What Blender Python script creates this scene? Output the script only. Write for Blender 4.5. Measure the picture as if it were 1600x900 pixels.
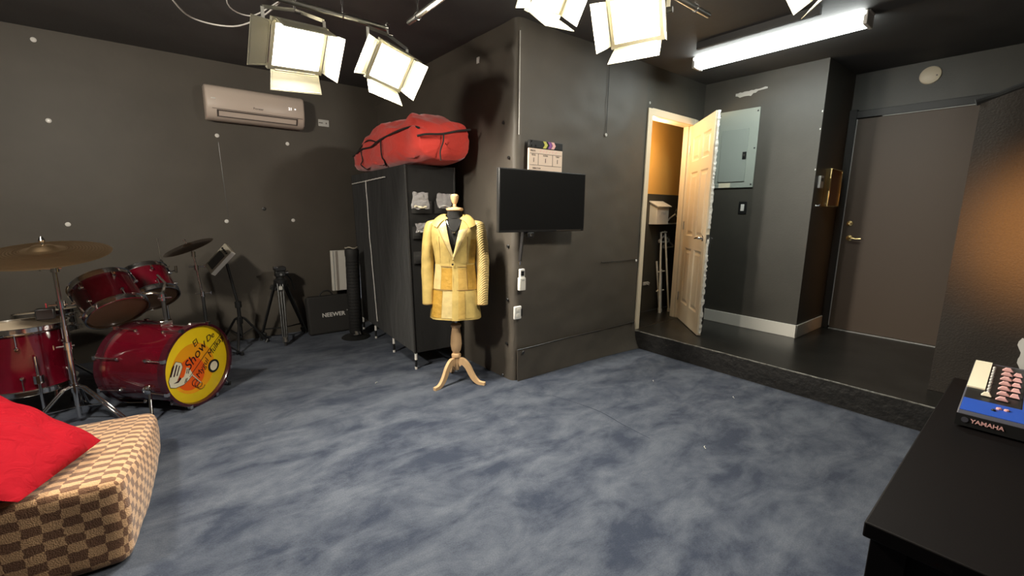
import bpy, bmesh, math, random
from mathutils import Matrix, Vector, noise
random.seed(7)
R = math.radians
for o in list(bpy.data.objects): bpy.data.objects.remove(o)
scene = bpy.context.scene
COL = scene.collection

# ------------------------------------------------------------------ camera
H = 1.35
yaw, pitch, roll = R(51.34), R(10.0), R(0.70)
fw = Vector((math.cos(yaw)*math.cos(pitch), math.sin(yaw)*math.cos(pitch), -math.sin(pitch)))
rt = fw.cross(Vector((0, 0, 1))).normalized(); up = rt.cross(fw)
rt2 = rt*math.cos(roll)+up*math.sin(roll); up2 = -rt*math.sin(roll)+up*math.cos(roll)
cam_d = bpy.data.cameras.new('camera'); cam = bpy.data.objects.new('camera', cam_d); COL.objects.link(cam)
cam_d.sensor_width = 36; cam_d.lens = 684/1600*36; cam_d.clip_start = 0.02
cm = Matrix((rt2, up2, -fw)).transposed().to_4x4(); cm.translation = (0, 0, H)
cam.matrix_world = cm
scene.camera = cam

# ------------------------------------------------------------------ world, exposure
scene.view_settings.view_transform = 'Standard'; scene.view_settings.look = 'None'
scene.view_settings.gamma = 1; scene.view_settings.exposure = 0.0
scene.view_settings.use_curve_mapping = False
w = bpy.data.worlds.new('world'); scene.world = w; w.use_nodes = True
w.node_tree.nodes['Background'].inputs[0].default_value = (.8, .82, .85, 1)
w.node_tree.nodes['Background'].inputs[1].default_value = 0.02

LAMP_W = 34; FLUO_W = 14; WARM_W = 85; CLOSET_W = 15
def area(name, loc, direction, sx, sy, watts, color, spread=180, upv=(0, 0, 1)):
    d = bpy.data.lights.new(name, 'AREA'); d.shape = 'RECTANGLE'; d.size = sx; d.size_y = sy
    d.energy = watts; d.color = color; d.spread = R(spread)
    o = bpy.data.objects.new(name, d); COL.objects.link(o)
    o.matrix_world = look(loc, direction, upv)
    return o
def look(loc, direction, upv=(0, 0, 1)):
    z = -Vector(direction).normalized(); x = Vector(upv).cross(z)
    if x.length < 1e-4: x = Vector((1, 0, 0))
    x.normalize(); y = z.cross(x)
    m = Matrix((x, y, z)).transposed().to_4x4(); m.translation = loc
    return m
def point(name, loc, watts, color, rad=.05):
    d = bpy.data.lights.new(name, 'POINT'); d.energy = watts; d.color = color; d.shadow_soft_size = rad
    o = bpy.data.objects.new(name, d); COL.objects.link(o); o.location = loc
sd_ = bpy.data.lights.new('warm_lamp_light', 'SPOT'); sd_.energy = WARM_W; sd_.color = (1, .44, .11); sd_.shadow_soft_size = .05; sd_.spot_size = R(100); sd_.spot_blend = .8
so_ = bpy.data.objects.new('warm_lamp_light', sd_); COL.objects.link(so_); so_.matrix_world = look((3.42, -.04, 1.30), (1, .06, -.05))
point('closet_light', (4.0, 2.78, 2.12), CLOSET_W, (1, .74, .42), .05)

# ------------------------------------------------------------------ materials
def mat(name, col, rough=.5, metal=0, bump=0, bscale=80, var=0, vscale=6, emit=None, estr=0, coat=0, sheen=0, spec=.5, alpha=1, trans=0, bdetail=3, ang=None):
    m = bpy.data.materials.new(name); m.use_nodes = True
    nt = m.node_tree; N = nt.nodes; L = nt.links; b = N['Principled BSDF']
    b.inputs['Base Color'].default_value = (*col, 1); b.inputs['Roughness'].default_value = rough
    b.inputs['Metallic'].default_value = metal; b.inputs['Specular IOR Level'].default_value = spec
    b.inputs['Coat Weight'].default_value = coat; b.inputs['Coat Roughness'].default_value = .05
    b.inputs['Sheen Weight'].default_value = sheen; b.inputs['Alpha'].default_value = alpha
    b.inputs['Transmission Weight'].default_value = trans
    tc = None
    if var or bump:
        tc = N.new('ShaderNodeTexCoord')
    if var:
        n = N.new('ShaderNodeTexNoise'); n.inputs['Scale'].default_value = vscale; n.inputs['Detail'].default_value = 4
        L.new(tc.outputs['Object'], n.inputs['Vector'])
        mx = N.new('ShaderNodeMix'); mx.data_type = 'RGBA'
        mx.inputs[6].default_value = (*[c*(1-var) for c in col], 1); mx.inputs[7].default_value = (*[min(1, c*(1+var)) for c in col], 1)
        rr = N.new('ShaderNodeMapRange'); rr.inputs[1].default_value = .3; rr.inputs[2].default_value = .7
        L.new(n.outputs['Fac'], rr.inputs[0]); L.new(rr.outputs[0], mx.inputs[0]); L.new(mx.outputs[2], b.inputs['Base Color'])
    if bump:
        n = N.new('ShaderNodeTexNoise'); n.inputs['Scale'].default_value = bscale; n.inputs['Detail'].default_value = bdetail
        L.new(tc.outputs['Object'], n.inputs['Vector'])
        bp = N.new('ShaderNodeBump'); bp.inputs['Strength'].default_value = bump; bp.inputs['Distance'].default_value = .01
        L.new(n.outputs['Fac'], bp.inputs['Height']); L.new(bp.outputs[0], b.inputs['Normal'])
    if emit:
        b.inputs['Emission Color'].default_value = (*emit, 1); b.inputs['Emission Strength'].default_value = estr
    return m
def mixrgb(nt, fac, a, b):
    mx = nt.nodes.new('ShaderNodeMix'); mx.data_type = 'RGBA'
    if hasattr(fac, 'is_linked'): nt.links.new(fac, mx.inputs[0])
    else: mx.inputs[0].default_value = fac
    for i, c in ((6, a), (7, b)):
        if hasattr(c, 'is_linked'): nt.links.new(c, mx.inputs[i])
        else: mx.inputs[i].default_value = (*c, 1)
    return mx.outputs[2]
def carpet_mat():
    m = bpy.data.materials.new('carpet'); m.use_nodes = True; nt = m.node_tree; N = nt.nodes; L = nt.links
    b = N['Principled BSDF']; b.inputs['Roughness'].default_value = .95; b.inputs['Specular IOR Level'].default_value = .15
    b.inputs['Sheen Weight'].default_value = .10; b.inputs['Sheen Roughness'].default_value = .5
    tc = N.new('ShaderNodeTexCoord')
    mp = N.new('ShaderNodeMapping'); mp.inputs['Rotation'].default_value = (0, 0, R(35)); mp.inputs['Scale'].default_value = (1, 2.2, 1)
    L.new(tc.outputs['Object'], mp.inputs[0])
    n1 = N.new('ShaderNodeTexNoise'); n1.inputs['Scale'].default_value = 2.2; n1.inputs['Detail'].default_value = 9; n1.inputs['Roughness'].default_value = .66; n1.inputs['Distortion'].default_value = .5
    L.new(mp.outputs[0], n1.inputs['Vector'])
    r1 = N.new('ShaderNodeMapRange'); r1.inputs[1].default_value = .36; r1.inputs[2].default_value = .64; L.new(n1.outputs['Fac'], r1.inputs[0])
    n3 = N.new('ShaderNodeTexNoise'); n3.inputs['Scale'].default_value = 8; n3.inputs['Detail'].default_value = 7; n3.inputs['Roughness'].default_value = .62; L.new(tc.outputs['Object'], n3.inputs['Vector'])
    mxn = N.new('ShaderNodeMath'); mxn.operation = 'MULTIPLY_ADD'; mxn.inputs[1].default_value = 1.4; mxn.inputs[2].default_value = -.7; L.new(n3.outputs['Fac'], mxn.inputs[0])
    mxs = N.new('ShaderNodeMath'); mxs.operation = 'ADD'; mxs.use_clamp = True; L.new(r1.outputs[0], mxs.inputs[0]); L.new(mxn.outputs[0], mxs.inputs[1])
    c1 = mixrgb(nt, mxs.outputs[0], (.030, .039, .063), (.098, .112, .142))
    n2 = N.new('ShaderNodeTexNoise'); n2.inputs['Scale'].default_value = 160; n2.inputs['Detail'].default_value = 2
    L.new(tc.outputs['Object'], n2.inputs['Vector'])
    r2 = N.new('ShaderNodeMapRange'); r2.inputs[1].default_value = .3; r2.inputs[2].default_value = .7; L.new(n2.outputs['Fac'], r2.inputs[0])
    mm = N.new('ShaderNodeMix'); mm.data_type = 'RGBA'; mm.blend_type = 'MULTIPLY'; mm.inputs[0].default_value = .25
    L.new(c1, mm.inputs[6]); L.new(r2.outputs[0], mm.inputs[7]); L.new(mm.outputs[2], b.inputs['Base Color'])
    add = N.new('ShaderNodeMath'); add.operation = 'MULTIPLY_ADD'; add.inputs[1].default_value = .3
    L.new(n2.outputs['Fac'], add.inputs[0]); L.new(n1.outputs['Fac'], add.inputs[2])
    bp = N.new('ShaderNodeBump'); bp.inputs['Strength'].default_value = .35; bp.inputs['Distance'].default_value = .012
    L.new(add.outputs[0], bp.inputs['Height']); L.new(bp.outputs[0], b.inputs['Normal'])
    return m
def checker_mat():
    m = bpy.data.materials.new('checker_plush'); m.use_nodes = True; nt = m.node_tree; N = nt.nodes; L = nt.links
    b = N['Principled BSDF']; b.inputs['Roughness'].default_value = .9; b.inputs['Sheen Weight'].default_value = .3; b.inputs['Specular IOR Level'].default_value = .1
    uv = N.new('ShaderNodeTexCoord')
    nz = N.new('ShaderNodeTexNoise'); nz.inputs['Scale'].default_value = 55; L.new(uv.outputs['Object'], nz.inputs['Vector'])
    va = N.new('ShaderNodeVectorMath'); va.operation = 'MULTIPLY_ADD'; va.inputs[1].default_value = (.34, .34, 0)
    L.new(nz.outputs['Color'], va.inputs[0]); L.new(uv.outputs['UV'], va.inputs[2])
    ck = N.new('ShaderNodeTexChecker'); ck.inputs['Scale'].default_value = 1
    ck.inputs[1].default_value = (.60, .36, .19, 1); ck.inputs[2].default_value = (.20, .10, .055, 1)
    L.new(va.outputs[0], ck.inputs[0])
    L.new(ck.outputs['Color'], b.inputs['Base Color'])
    n2 = N.new('ShaderNodeTexNoise'); n2.inputs['Scale'].default_value = 220; L.new(uv.outputs['Object'], n2.inputs['Vector'])
    bp = N.new('ShaderNodeBump'); bp.inputs['Strength'].default_value = .6; bp.inputs['Distance'].default_value = .006
    L.new(n2.outputs['Fac'], bp.inputs['Height']); L.new(bp.outputs[0], b.inputs['Normal'])
    return m
def cloth_mat(name, col, bump, scale, stretch=(1, 1, 1), rough=.8, sheen=.2):
    m = mat(name, col, rough, sheen=sheen, spec=.2); nt = m.node_tree; N = nt.nodes; L = nt.links; b = N['Principled BSDF']
    tc = N.new('ShaderNodeTexCoord'); mp = N.new('ShaderNodeMapping'); mp.inputs['Scale'].default_value = stretch
    L.new(tc.outputs['Object'], mp.inputs[0])
    n = N.new('ShaderNodeTexNoise'); n.inputs['Scale'].default_value = scale; n.inputs['Detail'].default_value = 3; n.inputs['Distortion'].default_value = 1
    L.new(mp.outputs[0], n.inputs['Vector'])
    bp = N.new('ShaderNodeBump'); bp.inputs['Strength'].default_value = bump; bp.inputs['Distance'].default_value = .02
    L.new(n.outputs['Fac'], bp.inputs['Height']); L.new(bp.outputs[0], b.inputs['Normal'])
    return m
def stripe_leather(name, col):
    m = mat(name, col, .42, spec=.5); nt = m.node_tree; N = nt.nodes; L = nt.links; b = N['Principled BSDF']
    tc = N.new('ShaderNodeTexCoord'); mp = N.new('ShaderNodeMapping'); mp.inputs['Rotation'].default_value = (R(40), R(35), 0)
    L.new(tc.outputs['Object'], mp.inputs[0])
    wv = N.new('ShaderNodeTexWave'); wv.inputs['Scale'].default_value = 26; wv.inputs['Distortion'].default_value = .4; wv.bands_direction = 'Z'
    L.new(mp.outputs[0], wv.inputs['Vector'])
    bp = N.new('ShaderNodeBump'); bp.inputs['Strength'].default_value = .35; bp.inputs['Distance'].default_value = .006
    L.new(wv.outputs['Fac'], bp.inputs['Height']); L.new(bp.outputs[0], b.inputs['Normal'])
    c = mixrgb(nt, wv.outputs['Fac'], [x*.86 for x in col], [min(1, x*1.08) for x in col]); L.new(c, b.inputs['Base Color'])
    return m
def wood_mat(name, a, bcol, rough=.45):
    m = mat(name, a, rough); nt = m.node_tree; N = nt.nodes; L = nt.links; b = N['Principled BSDF']
    tc = N.new('ShaderNodeTexCoord'); mp = N.new('ShaderNodeMapping'); mp.inputs['Scale'].default_value = (40, 40, 4)
    L.new(tc.outputs['Object'], mp.inputs[0])
    n = N.new('ShaderNodeTexNoise'); n.inputs['Scale'].default_value = 1; n.inputs['Detail'].default_value = 4; L.new(mp.outputs[0], n.inputs['Vector'])
    L.new(mixrgb(nt, n.outputs['Fac'], a, bcol), b.inputs['Base Color'])
    return m

M = {}
M['carpet'] = carpet_mat()
M['vinyl'] = mat('black_vinyl', (.079, .067, .053), .58, bump=.5, bscale=3.2, bdetail=6, var=.12, vscale=2)
M['paint'] = mat('black_wall_paint', (.066, .060, .049), .48, bump=.08, bscale=60, var=.1, vscale=3)
M['ceil'] = mat('black_ceiling', (.085, .082, .080), .7, bump=.1, bscale=40, var=.15, vscale=2)
M['platform'] = mat('black_gloss_floor', (.016, .015, .013), .30, bump=.05, bscale=25, var=.3, vscale=4)
M['riser'] = mat('black_riser', (.012, .011, .010), .5, bump=.6, bscale=30, var=.4, vscale=20)
M['doorblack'] = mat('dark_door', (.092, .062, .042), .55, bump=.05, bscale=90)
M['trimblack'] = mat('dark_trim', (.020, .018, .016), .5)
M['cream'] = mat('cream_paint', (.74, .63, .46), .42, bump=.03, bscale=50)
M['white'] = mat('white_paint', (.78, .74, .66), .45)
M['offwhite'] = mat('white_plastic', (.80, .77, .72), .35)
M['ac'] = mat('ac_plastic', (.64, .53, .45), .35)
M['acdark'] = mat('ac_slot', (.09, .07, .06), .6)
M['orange'] = mat('orange_wall', (.78, .42, .10), .7, bump=.05, bscale=50)
M['black'] = mat('black_plastic', (.014, .014, .014), .38)
M['blackmat'] = mat('black_matte', (.018, .017, .016), .7, bump=.1, bscale=120)
M['blackfab'] = cloth_mat('black_fabric', (.013, .0125, .012), .5, 5, (1, 1, .4), .8, .15)
M['casefab'] = mat('black_case_fabric', (.024, .022, .020), .8, bump=.25, bscale=400)
M['screen'] = mat('tv_glass', (.010, .010, .010), .35, spec=.08)
M['chrome'] = mat('chrome', (.82, .81, .80), .12, 1)
M['steel'] = mat('steel', (.55, .54, .50), .3, 1)
M['darkmetal'] = mat('dark_metal', (.09, .09, .09), .35, .8)
M['gold'] = mat('brass', (.78, .62, .30), .25, 1)
M['reddrum'] = mat('red_lacquer', (.10, .002, .009), .14, coat=1, var=.25, vscale=5)
M['redhoop'] = mat('dark_red_hoop', (.05, .006, .012), .22, coat=.6)
M['head'] = mat('drum_head', (.62, .50, .36), .5)
M['headsmoke'] = mat('smoky_head', (.15, .085, .05), .35)
M['cymbal'] = mat('bronze', (.55, .38, .22), .38, 1, bump=.05, bscale=150)
M['yellow'] = mat('print_yellow', (.95, .66, .01), .35)
M['yorange'] = mat('print_orange', (.95, .38, .005), .35)
M['rorange'] = mat('print_redorange', (.90, .12, .005), .35)
M['ink'] = mat('print_ink', (.03, .006, .01), .4)
M['ivory'] = mat('print_ivory', (.80, .74, .55), .4)
M['wood'] = wood_mat('light_wood', (.60, .37, .18), (.74, .50, .28))
M['jk1'] = mat('yellow_leather', (.54, .39, .125), .40, bump=.35, bscale=14, var=.14, vscale=16)
M['jk2'] = mat('gold_leather', (.45, .255, .04), .42, bump=.4, bscale=30, var=.14, vscale=24)
M['jk3'] = stripe_leather('striped_leather', (.58, .42, .165))
M['jk4'] = mat('pale_leather', (.58, .45, .20), .38, bump=.35, bscale=18, var=.12, vscale=22)
M['seam'] = mat('seam', (.22, .12, .03), .6)
M['redcloth'] = cloth_mat('red_cloth', (.66, .055, .040), 1.0, 5, (1, .5, 1.6), .7, .3)
M['redplush'] = cloth_mat('red_plush', (.31, .0012, .009), .7, 14, (1, 1, 1), .9, .0)
M['checker'] = checker_mat()
M['panel'] = mat('grey_green_metal', (.36, .39, .34), .4)
M['paneld'] = mat('grey_green_door', (.32, .35, .31), .4)
M['ltgrey'] = mat('light_grey', (.5, .49, .46), .4)
M['foam'] = mat('foam_strip', (.78, .74, .66), .9, bump=.8, bscale=120)
M['lampface'] = mat('lamp_glow', (1, 1, .95), .5, emit=(1, .96, .86), estr=22)
M['tube'] = mat('tube_glow', (1, 1, 1), .5, emit=(.93, 1, .97), estr=16)
M['leaf'] = mat('barn_door_metal', (.50, .47, .36), .35, .6)
M['housing'] = mat('lamp_housing', (.06, .06, .055), .5, .3)
M['clear'] = mat('clear_plastic', (.75, .72, .72), .12, alpha=.30, spec=.8, bump=1, bscale=40)
M['tabletop'] = mat('black_brown_table', (.0045, .0036, .0036), .55, spec=.08, bump=.03, bscale=200)
M['blue'] = mat('mixer_blue', (.02, .08, .42), .35)
M['mixgrey'] = mat('mixer_dark', (.06, .06, .075), .4)
M['pink'] = mat('pink_knob', (.72, .34, .30), .4)
M['paper'] = mat('paper', (.82, .74, .55), .8)
M['gsilver'] = mat('grey_device', (.42, .38, .30), .4)
M['purple'] = mat('purple_print', (.25, .08, .30), .5)
M['lime'] = mat('lime_print', (.55, .52, .10), .5)
M['rose'] = mat('rose_print', (.80, .45, .42), .5)
M['slate'] = mat('slate_board', (.76, .60, .48), .5)
M['led'] = mat('led', (1, 1, 1), .5, emit=(1, 1, 1), estr=1.5)

# ------------------------------------------------------------------ builders
class MB:
    def __init__(s): s.v = []; s.f = []; s.T = Matrix.Identity(4); s.uv = None
    def add(s, vs, fs):
        k = len(s.v); s.v += [s.T @ Vector(v) for v in vs]; s.f += [tuple(i+k for i in f) for f in fs]; return s
    def box(s, x0, x1, y0, y1, z0, z1):
        return s.add([(x0,y0,z0),(x1,y0,z0),(x1,y1,z0),(x0,y1,z0),(x0,y0,z1),(x1,y0,z1),(x1,y1,z1),(x0,y1,z1)],
              [(0,3,2,1),(4,5,6,7),(0,1,5,4),(1,2,6,5),(2,3,7,6),(3,0,4,7)])
    def cbox(s, c, d): return s.box(c[0]-d[0]/2, c[0]+d[0]/2, c[1]-d[1]/2, c[1]+d[1]/2, c[2]-d[2]/2, c[2]+d[2]/2)
    def bar(s, p0, p1, a, b, upv=(0, 0, 1)):
        p0 = Vector(p0); p1 = Vector(p1); d = (p1-p0).normalized(); x = Vector(upv).cross(d)
        if x.length < 1e-4: x = Vector((1, 0, 0)).cross(d)
        x.normalize(); y = d.cross(x); vs = []
        for p in (p0, p1): vs += [p-x*a/2-y*b/2, p+x*a/2-y*b/2, p+x*a/2+y*b/2, p-x*a/2+y*b/2]
        return s.add(vs, [(0,3,2,1),(4,5,6,7),(0,1,5,4),(1,2,6,5),(2,3,7,6),(3,0,4,7)])
    def cyl(s, p0, p1, r0, r1=None, n=14):
        if r1 is None: r1 = r0
        p0 = Vector(p0); p1 = Vector(p1); d = (p1-p0).normalized(); x = d.orthogonal().normalized(); y = d.cross(x)
        vs = []; 
        for p, r in ((p0, r0), (p1, r1)):
            vs += [p+(x*math.cos(2*math.pi*i/n)+y*math.sin(2*math.pi*i/n))*r for i in range(n)]
        fs = [(i, (i+1) % n, n+(i+1) % n, n+i) for i in range(n)]+[tuple(range(n))[::-1], tuple(range(n, 2*n))]
        return s.add(vs, fs)
    def tube(s, pts, r, n=8, closed=False):
        pts = [Vector(p) for p in pts]; m = len(pts); rs = r if isinstance(r, (list, tuple)) else [r]*m
        prev = None; vs = []
        for i, p in enumerate(pts):
            if closed: d = pts[(i+1) % m]-pts[i-1]
            else: d = pts[min(i+1, m-1)]-pts[max(i-1, 0)]
            d.normalize()
            x = d.orthogonal().normalized() if prev is None else (prev-d*prev.dot(d)).normalized()
            prev = x; y = d.cross(x)
            vs += [p+(x*math.cos(2*math.pi*k/n)+y*math.sin(2*math.pi*k/n))*rs[i] for k in range(n)]
        fs = []
        for i in range(m if closed else m-1):
            a = i*n; b = ((i+1) % m)*n
            fs += [(a+k, a+(k+1) % n, b+(k+1) % n, b+k) for k in range(n)]
        if not closed: fs += [tuple(range(n))[::-1], tuple(range((m-1)*n, m*n))]
        return s.add(vs, fs)
    def lathe(s, prof, n=32, frame=None):
        o = s.T.copy()
        if frame is not None: s.T = s.T @ frame
        vs = []; fs = []; m = len(prof)
        for r, z in prof: vs += [(r*math.cos(2*math.pi*k/n), r*math.sin(2*math.pi*k/n), z) for k in range(n)]
        for i in range(m-1): fs += [(i*n+k, i*n+(k+1) % n, (i+1)*n+(k+1) % n, (i+1)*n+k) for k in range(n)]
        if prof[0][0] > 1e-5: fs.append(tuple(range(n))[::-1])
        if prof[-1][0] > 1e-5: fs.append(tuple(range((m-1)*n, m*n)))
        s.add(vs, fs); s.T = o; return s
    def grid(s, nu, nv, fn, cu=False):
        vs = [fn(i/(nu if cu else nu-1), j/(nv-1)) for j in range(nv) for i in range(nu)]; fs = []
        for j in range(nv-1):
            for i in range(nu if cu else nu-1):
                a = j*nu+i; b = j*nu+(i+1) % nu; fs.append((a, b, b+nu, a+nu))
        return s.add(vs, fs)
    def poly(s, pts2, z0, z1):
        n = len(pts2); vs = [(x, y, z0) for x, y in pts2]+[(x, y, z1) for x, y in pts2]
        return s.add(vs, [tuple(range(n))[::-1], tuple(range(n, 2*n))]+[(i, (i+1) % n, n+(i+1) % n, n+i) for i in range(n)])
    def build(s, name, m, parent=None, smooth=35, bevel=0, solid=0, sub=0, seg=2, mw=None):
        me = bpy.data.meshes.new(name); me.from_pydata([tuple(v) for v in s.v], [], s.f); me.update()
        bm = bmesh.new(); bm.from_mesh(me); bmesh.ops.remove_doubles(bm, verts=bm.verts, dist=1e-6)
        if not solid: bmesh.ops.recalc_face_normals(bm, faces=bm.faces)
        bm.to_mesh(me); bm.free()
        me.materials.append(M[m] if isinstance(m, str) else m)
        if smooth:
            me.polygons.foreach_set('use_smooth', [True]*len(me.polygons)); me.set_sharp_from_angle(angle=R(smooth))
        o = bpy.data.objects.new(name, me); COL.objects.link(o)
        if parent: o.parent = parent
        if mw is not None: o.matrix_local = mw
        if solid:
            k = o.modifiers.new('solid', 'SOLIDIFY'); k.thickness = solid; k.offset = 0
            es = o.modifiers.new('split', 'EDGE_SPLIT'); es.split_angle = R(60)
        if sub:
            k = o.modifiers.new('sub', 'SUBSURF'); k.levels = sub; k.render_levels = sub
        if bevel:
            k = o.modifiers.new('bevel', 'BEVEL'); k.width = bevel; k.segments = seg; k.limit_method = 'ANGLE'; k.angle_limit = R(40)
        return o
def empty(name, label, cat, loc=(0, 0, 0), rz=0, group=None, mw=None):
    o = bpy.data.objects.new(name, None); COL.objects.link(o); o.empty_display_size = .05
    if mw is not None: o.matrix_world = mw
    else: o.location = loc; o.rotation_euler = (0, 0, rz)
    o['label'] = label; o['category'] = cat
    if group: o['group'] = group
    return o
def tag(o, label, cat, group=None):
    o['label'] = label; o['category'] = cat
    if group: o['group'] = group
    return o
def struct(o, label=None, cat=None):
    o['kind'] = 'structure'
    if label: o['label'] = label
    if cat: o['category'] = cat
    return o
def frame(o, x, y):
    x = Vector(x).normalized(); z = x.cross(Vector(y)).normalized(); y = z.cross(x)
    m = Matrix((x, y, z)).transposed().to_4x4(); m.translation = o; return m
def zframe(o, zd):
    z = Vector(zd).normalized(); x = Vector((0, 0, 1)).cross(z)
    if x.length < 1e-4: x = Vector((1, 0, 0))
    x.normalize(); y = z.cross(x)
    m = Matrix((x, y, z)).transposed().to_4x4(); m.translation = o; return m
def text(name, s, size, m, parent, mw, shear=0, ext=.0006, offset=0, sx=1):
    c = bpy.data.curves.new(name, 'FONT'); c.body = s; c.size = size; c.align_x = 'CENTER'; c.align_y = 'CENTER'
    c.extrude = ext; c.shear = shear; c.offset = offset; c.resolution_u = 3
    t = bpy.data.objects.new('tmp', c); COL.objects.link(t)
    dg = bpy.context.evaluated_depsgraph_get()
    me = bpy.data.meshes.new_from_object(t.evaluated_get(dg)); me.name = name
    bpy.data.objects.remove(t); bpy.data.curves.remove(c)
    me.materials.clear(); me.materials.append(M[m])
    o = bpy.data.objects.new(name, me); COL.objects.link(o); o.parent = parent
    o.matrix_local = mw @ Matrix.Diagonal((sx, 1, 1, 1)); return o
def nz(p, s=1, seed=0): return noise.noise(Vector((p[0]*s+seed, p[1]*s, p[2]*s)))

# ================================================================== structure
ZP = .177; CEIL = 2.69; YB = 5.15; PX = 2.095; TY = 2.595; RX = 3.658; PWX = 4.68; DX = 5.43; RY = 1.48
XL = -2.4; YN = -1.9
struct(MB().box(XL, RX, YN, YB, -.1, 0).build('floor', 'carpet', smooth=0), 'worn blue plush carpet of the studio floor', 'carpet')
plat = struct(MB().box(RX, DX, YN, TY, -.05, ZP).box(3.70, DX, TY, 3.02, -.05, ZP).build('floor_platform', 'platform', bevel=.006), 'glossy black raised floor in front of the two doors', 'platform')
# worn riser cap edge and face
def riserf(u, v):
    y = YN+(TY-YN)*u; z = .001+(ZP-.004)*v
    return (RX-.004-.006*abs(nz((y, z, 0), 5))-.003*nz((y, z, 0), 30), y, z)
MB().grid(160, 9, riserf).build('riser_face', 'riser', plat)
cap = MB()
cap.tube([(RX-.002, YN+(TY-YN)*i/90, ZP-.004+.003*nz((i*.3, 0, 0))) for i in range(91)], .006, 6)
cap.build('worn_edge', mat('worn_edge', (.13, .125, .11), .5, bump=.5, bscale=60, var=.7, vscale=25), plat)
cm_ = struct(MB().box(XL, DX+.1, YN, YB+.1, CEIL, CEIL+.1).build('ceiling', 'ceil', smooth=0), 'black painted studio ceiling', 'ceiling')
# ceiling drop in front of the platform
MB().box(3.50, 3.53, 1.2, 2.05, CEIL-.05, CEIL).build('ceiling_seam', 'ceil', cm_)
wl = struct(MB().box(XL, PX+.1, YB, YB+.1, 0, CEIL).build('wall_left', 'vinyl', smooth=0), 'black vinyl covered wall under the air conditioner', 'wall')
struct(MB().box(XL-.1, XL, YN, YB, 0, CEIL).build('wall_back', 'vinyl', smooth=0), 'black wall at the far left out of view', 'wall')
struct(MB().box(XL, DX, YN-.1, YN, 0, CEIL).build('wall_behind', 'vinyl', smooth=0), 'black wall behind the photographer', 'wall')
# projecting wall with padded corner: path in plan, wrinkled vinyl front
path = [(PX, YB)]
for i in range(1, 40): path.append((PX, YB-(YB-TY-.05)*i/40))
for i in range(0, 7):
    a = math.pi+math.pi/2*i/6; path.append((PX+.05+.05*math.cos(a), TY+.05+.05*math.sin(a)))
for i in range(1, 25): path.append((PX+.05+(3.655-PX-.05)*i/24, TY))
def padf(u, v):
    k = u*(len(path)-1); i = min(int(k), len(path)-2); t = k-i
    x = path[i][0]*(1-t)+path[i+1][0]*t; y = path[i][1]*(1-t)+path[i+1][1]*t; z = CEIL*v
    d = .010*nz((x, y, z*.5), 2.3)+.006*nz((x, y, z*1.5), 6)
    edge = min(1, v*14)*min(1, (1-u)*14)
    left = x < PX+.02
    d *= edge
    bul = .022*math.exp(-((z-2.50)/.05)**2)*(1 if left else 0)   # rolled top of the vinyl sheet
    return (x-(d+bul if left else 0), y-(0 if left else d), z)
wc = MB().grid(120, 70, padf)
wcen = struct(wc.build('wall_center', 'vinyl', smooth=80), 'black vinyl padded wall carrying the television', 'wall')
MB().box(PX+.05, 3.655, TY+.03, TY+.13, 0, CEIL).box(PX+.04, PX+.14, TY+.05, YB, 0, CEIL).build('wall_core', 'paint', wcen, smooth=0)
# skirt of loose vinyl along the floor
def skirt(u, v):
    x = PX+.03+(3.65-PX-.03)*u; z = .262*(1-v)+.002
    fl = (.010+.05*u**3)*(v**2.2)*1.2
    return (x, TY-.014-fl-.006*nz((x, z, 0), 8), z+.01*nz((x, 0, 0), 2)*(1-v))
MB().grid(60, 12, skirt).build('vinyl_skirt', 'vinyl', wcen, smooth=80, solid=.006)
MB().tube([(PX+.03+(3.65-PX-.03)*i/40, TY-.02, .264+.01*nz((PX+.03+(3.65-PX-.03)*i/40, 0, 0), 2)) for i in range(41)], .0035, 6).build('skirt_hem', 'darkmetal', wcen)
MB().tube([(3.10, TY-.012, .9), (3.25, TY-.016, .90), (3.45, TY-.012, .895), (3.62, TY-.01, .902)], .0035, 6).build('vinyl_crease', 'trimblack', wcen)
MB().tube([(3.09, TY-.008, z) for z in (2.0, 2.2, 2.4, 2.62)], .0025, 6).build('vinyl_seam', 'trimblack', wcen)
MB().tube([(2.118, TY-.006, z) for z in (1.9, 2.1, 2.35, 2.6)], .003, 6).build('corner_cord', 'ltgrey', wcen)
# washers that hold the vinyl
def washer(p, n, parent, m='offwhite', r=.018):
    b = MB(); b.lathe([(r, 0), (r, .003), (r*.75, .006), (r*.3, .006), (r*.28, .003), (.0001, .003)], 16, zframe(p, n))
    return b.build('washer', m, parent)
for x, z in ((-.618, 2.60), (-.607, 2.01), (.51, 2.02), (1.118, 2.005), (-.593, 1.195), (.518, 1.215), (1.119, 1.222)):
    washer((x, YB, z), (0, -1, 0), wl)
washer((.854, YB, 1.34), (0, -1, 0), wl, 'darkmetal')
for x, z in ((.525, 0), ):
    MB().tube([(x-.01, YB-.001, 1.96), (x, YB-.001, 1.6), (x+.012, YB-.001, 1.25)], .002, 6).build('vinyl_seam', 'darkmetal', wl)
washer((3.088, TY-.006, 2.005), (0, -1, 0), wcen, r=.014)
washer((3.615, TY-.016, .885), (0, -1, 0), wcen, r=.012)
for y, z in ((2.67, 1.74), (2.665, 1.08), (2.665, .66), (2.67, .30), (2.74, 2.0)):
    washer((PX-.008, y, z), (-1, 0, 0), wcen, 'black', .013)
washer((PX+.08, TY-.03, .235), (0, -1, 0), wcen, 'darkmetal', .014)
washer((3.60, TY-.03, .262), (0, -1, 0), wcen, 'darkmetal', .014)
washer((PX-.005, 2.72, .02), (-1, 0, 0), wcen, 'chrome', .012)
MB().box(PX-.02, PX-.008, 3.04, 3.075, 2.485, 2.53).build('white_tag', 'offwhite', wcen)
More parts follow.
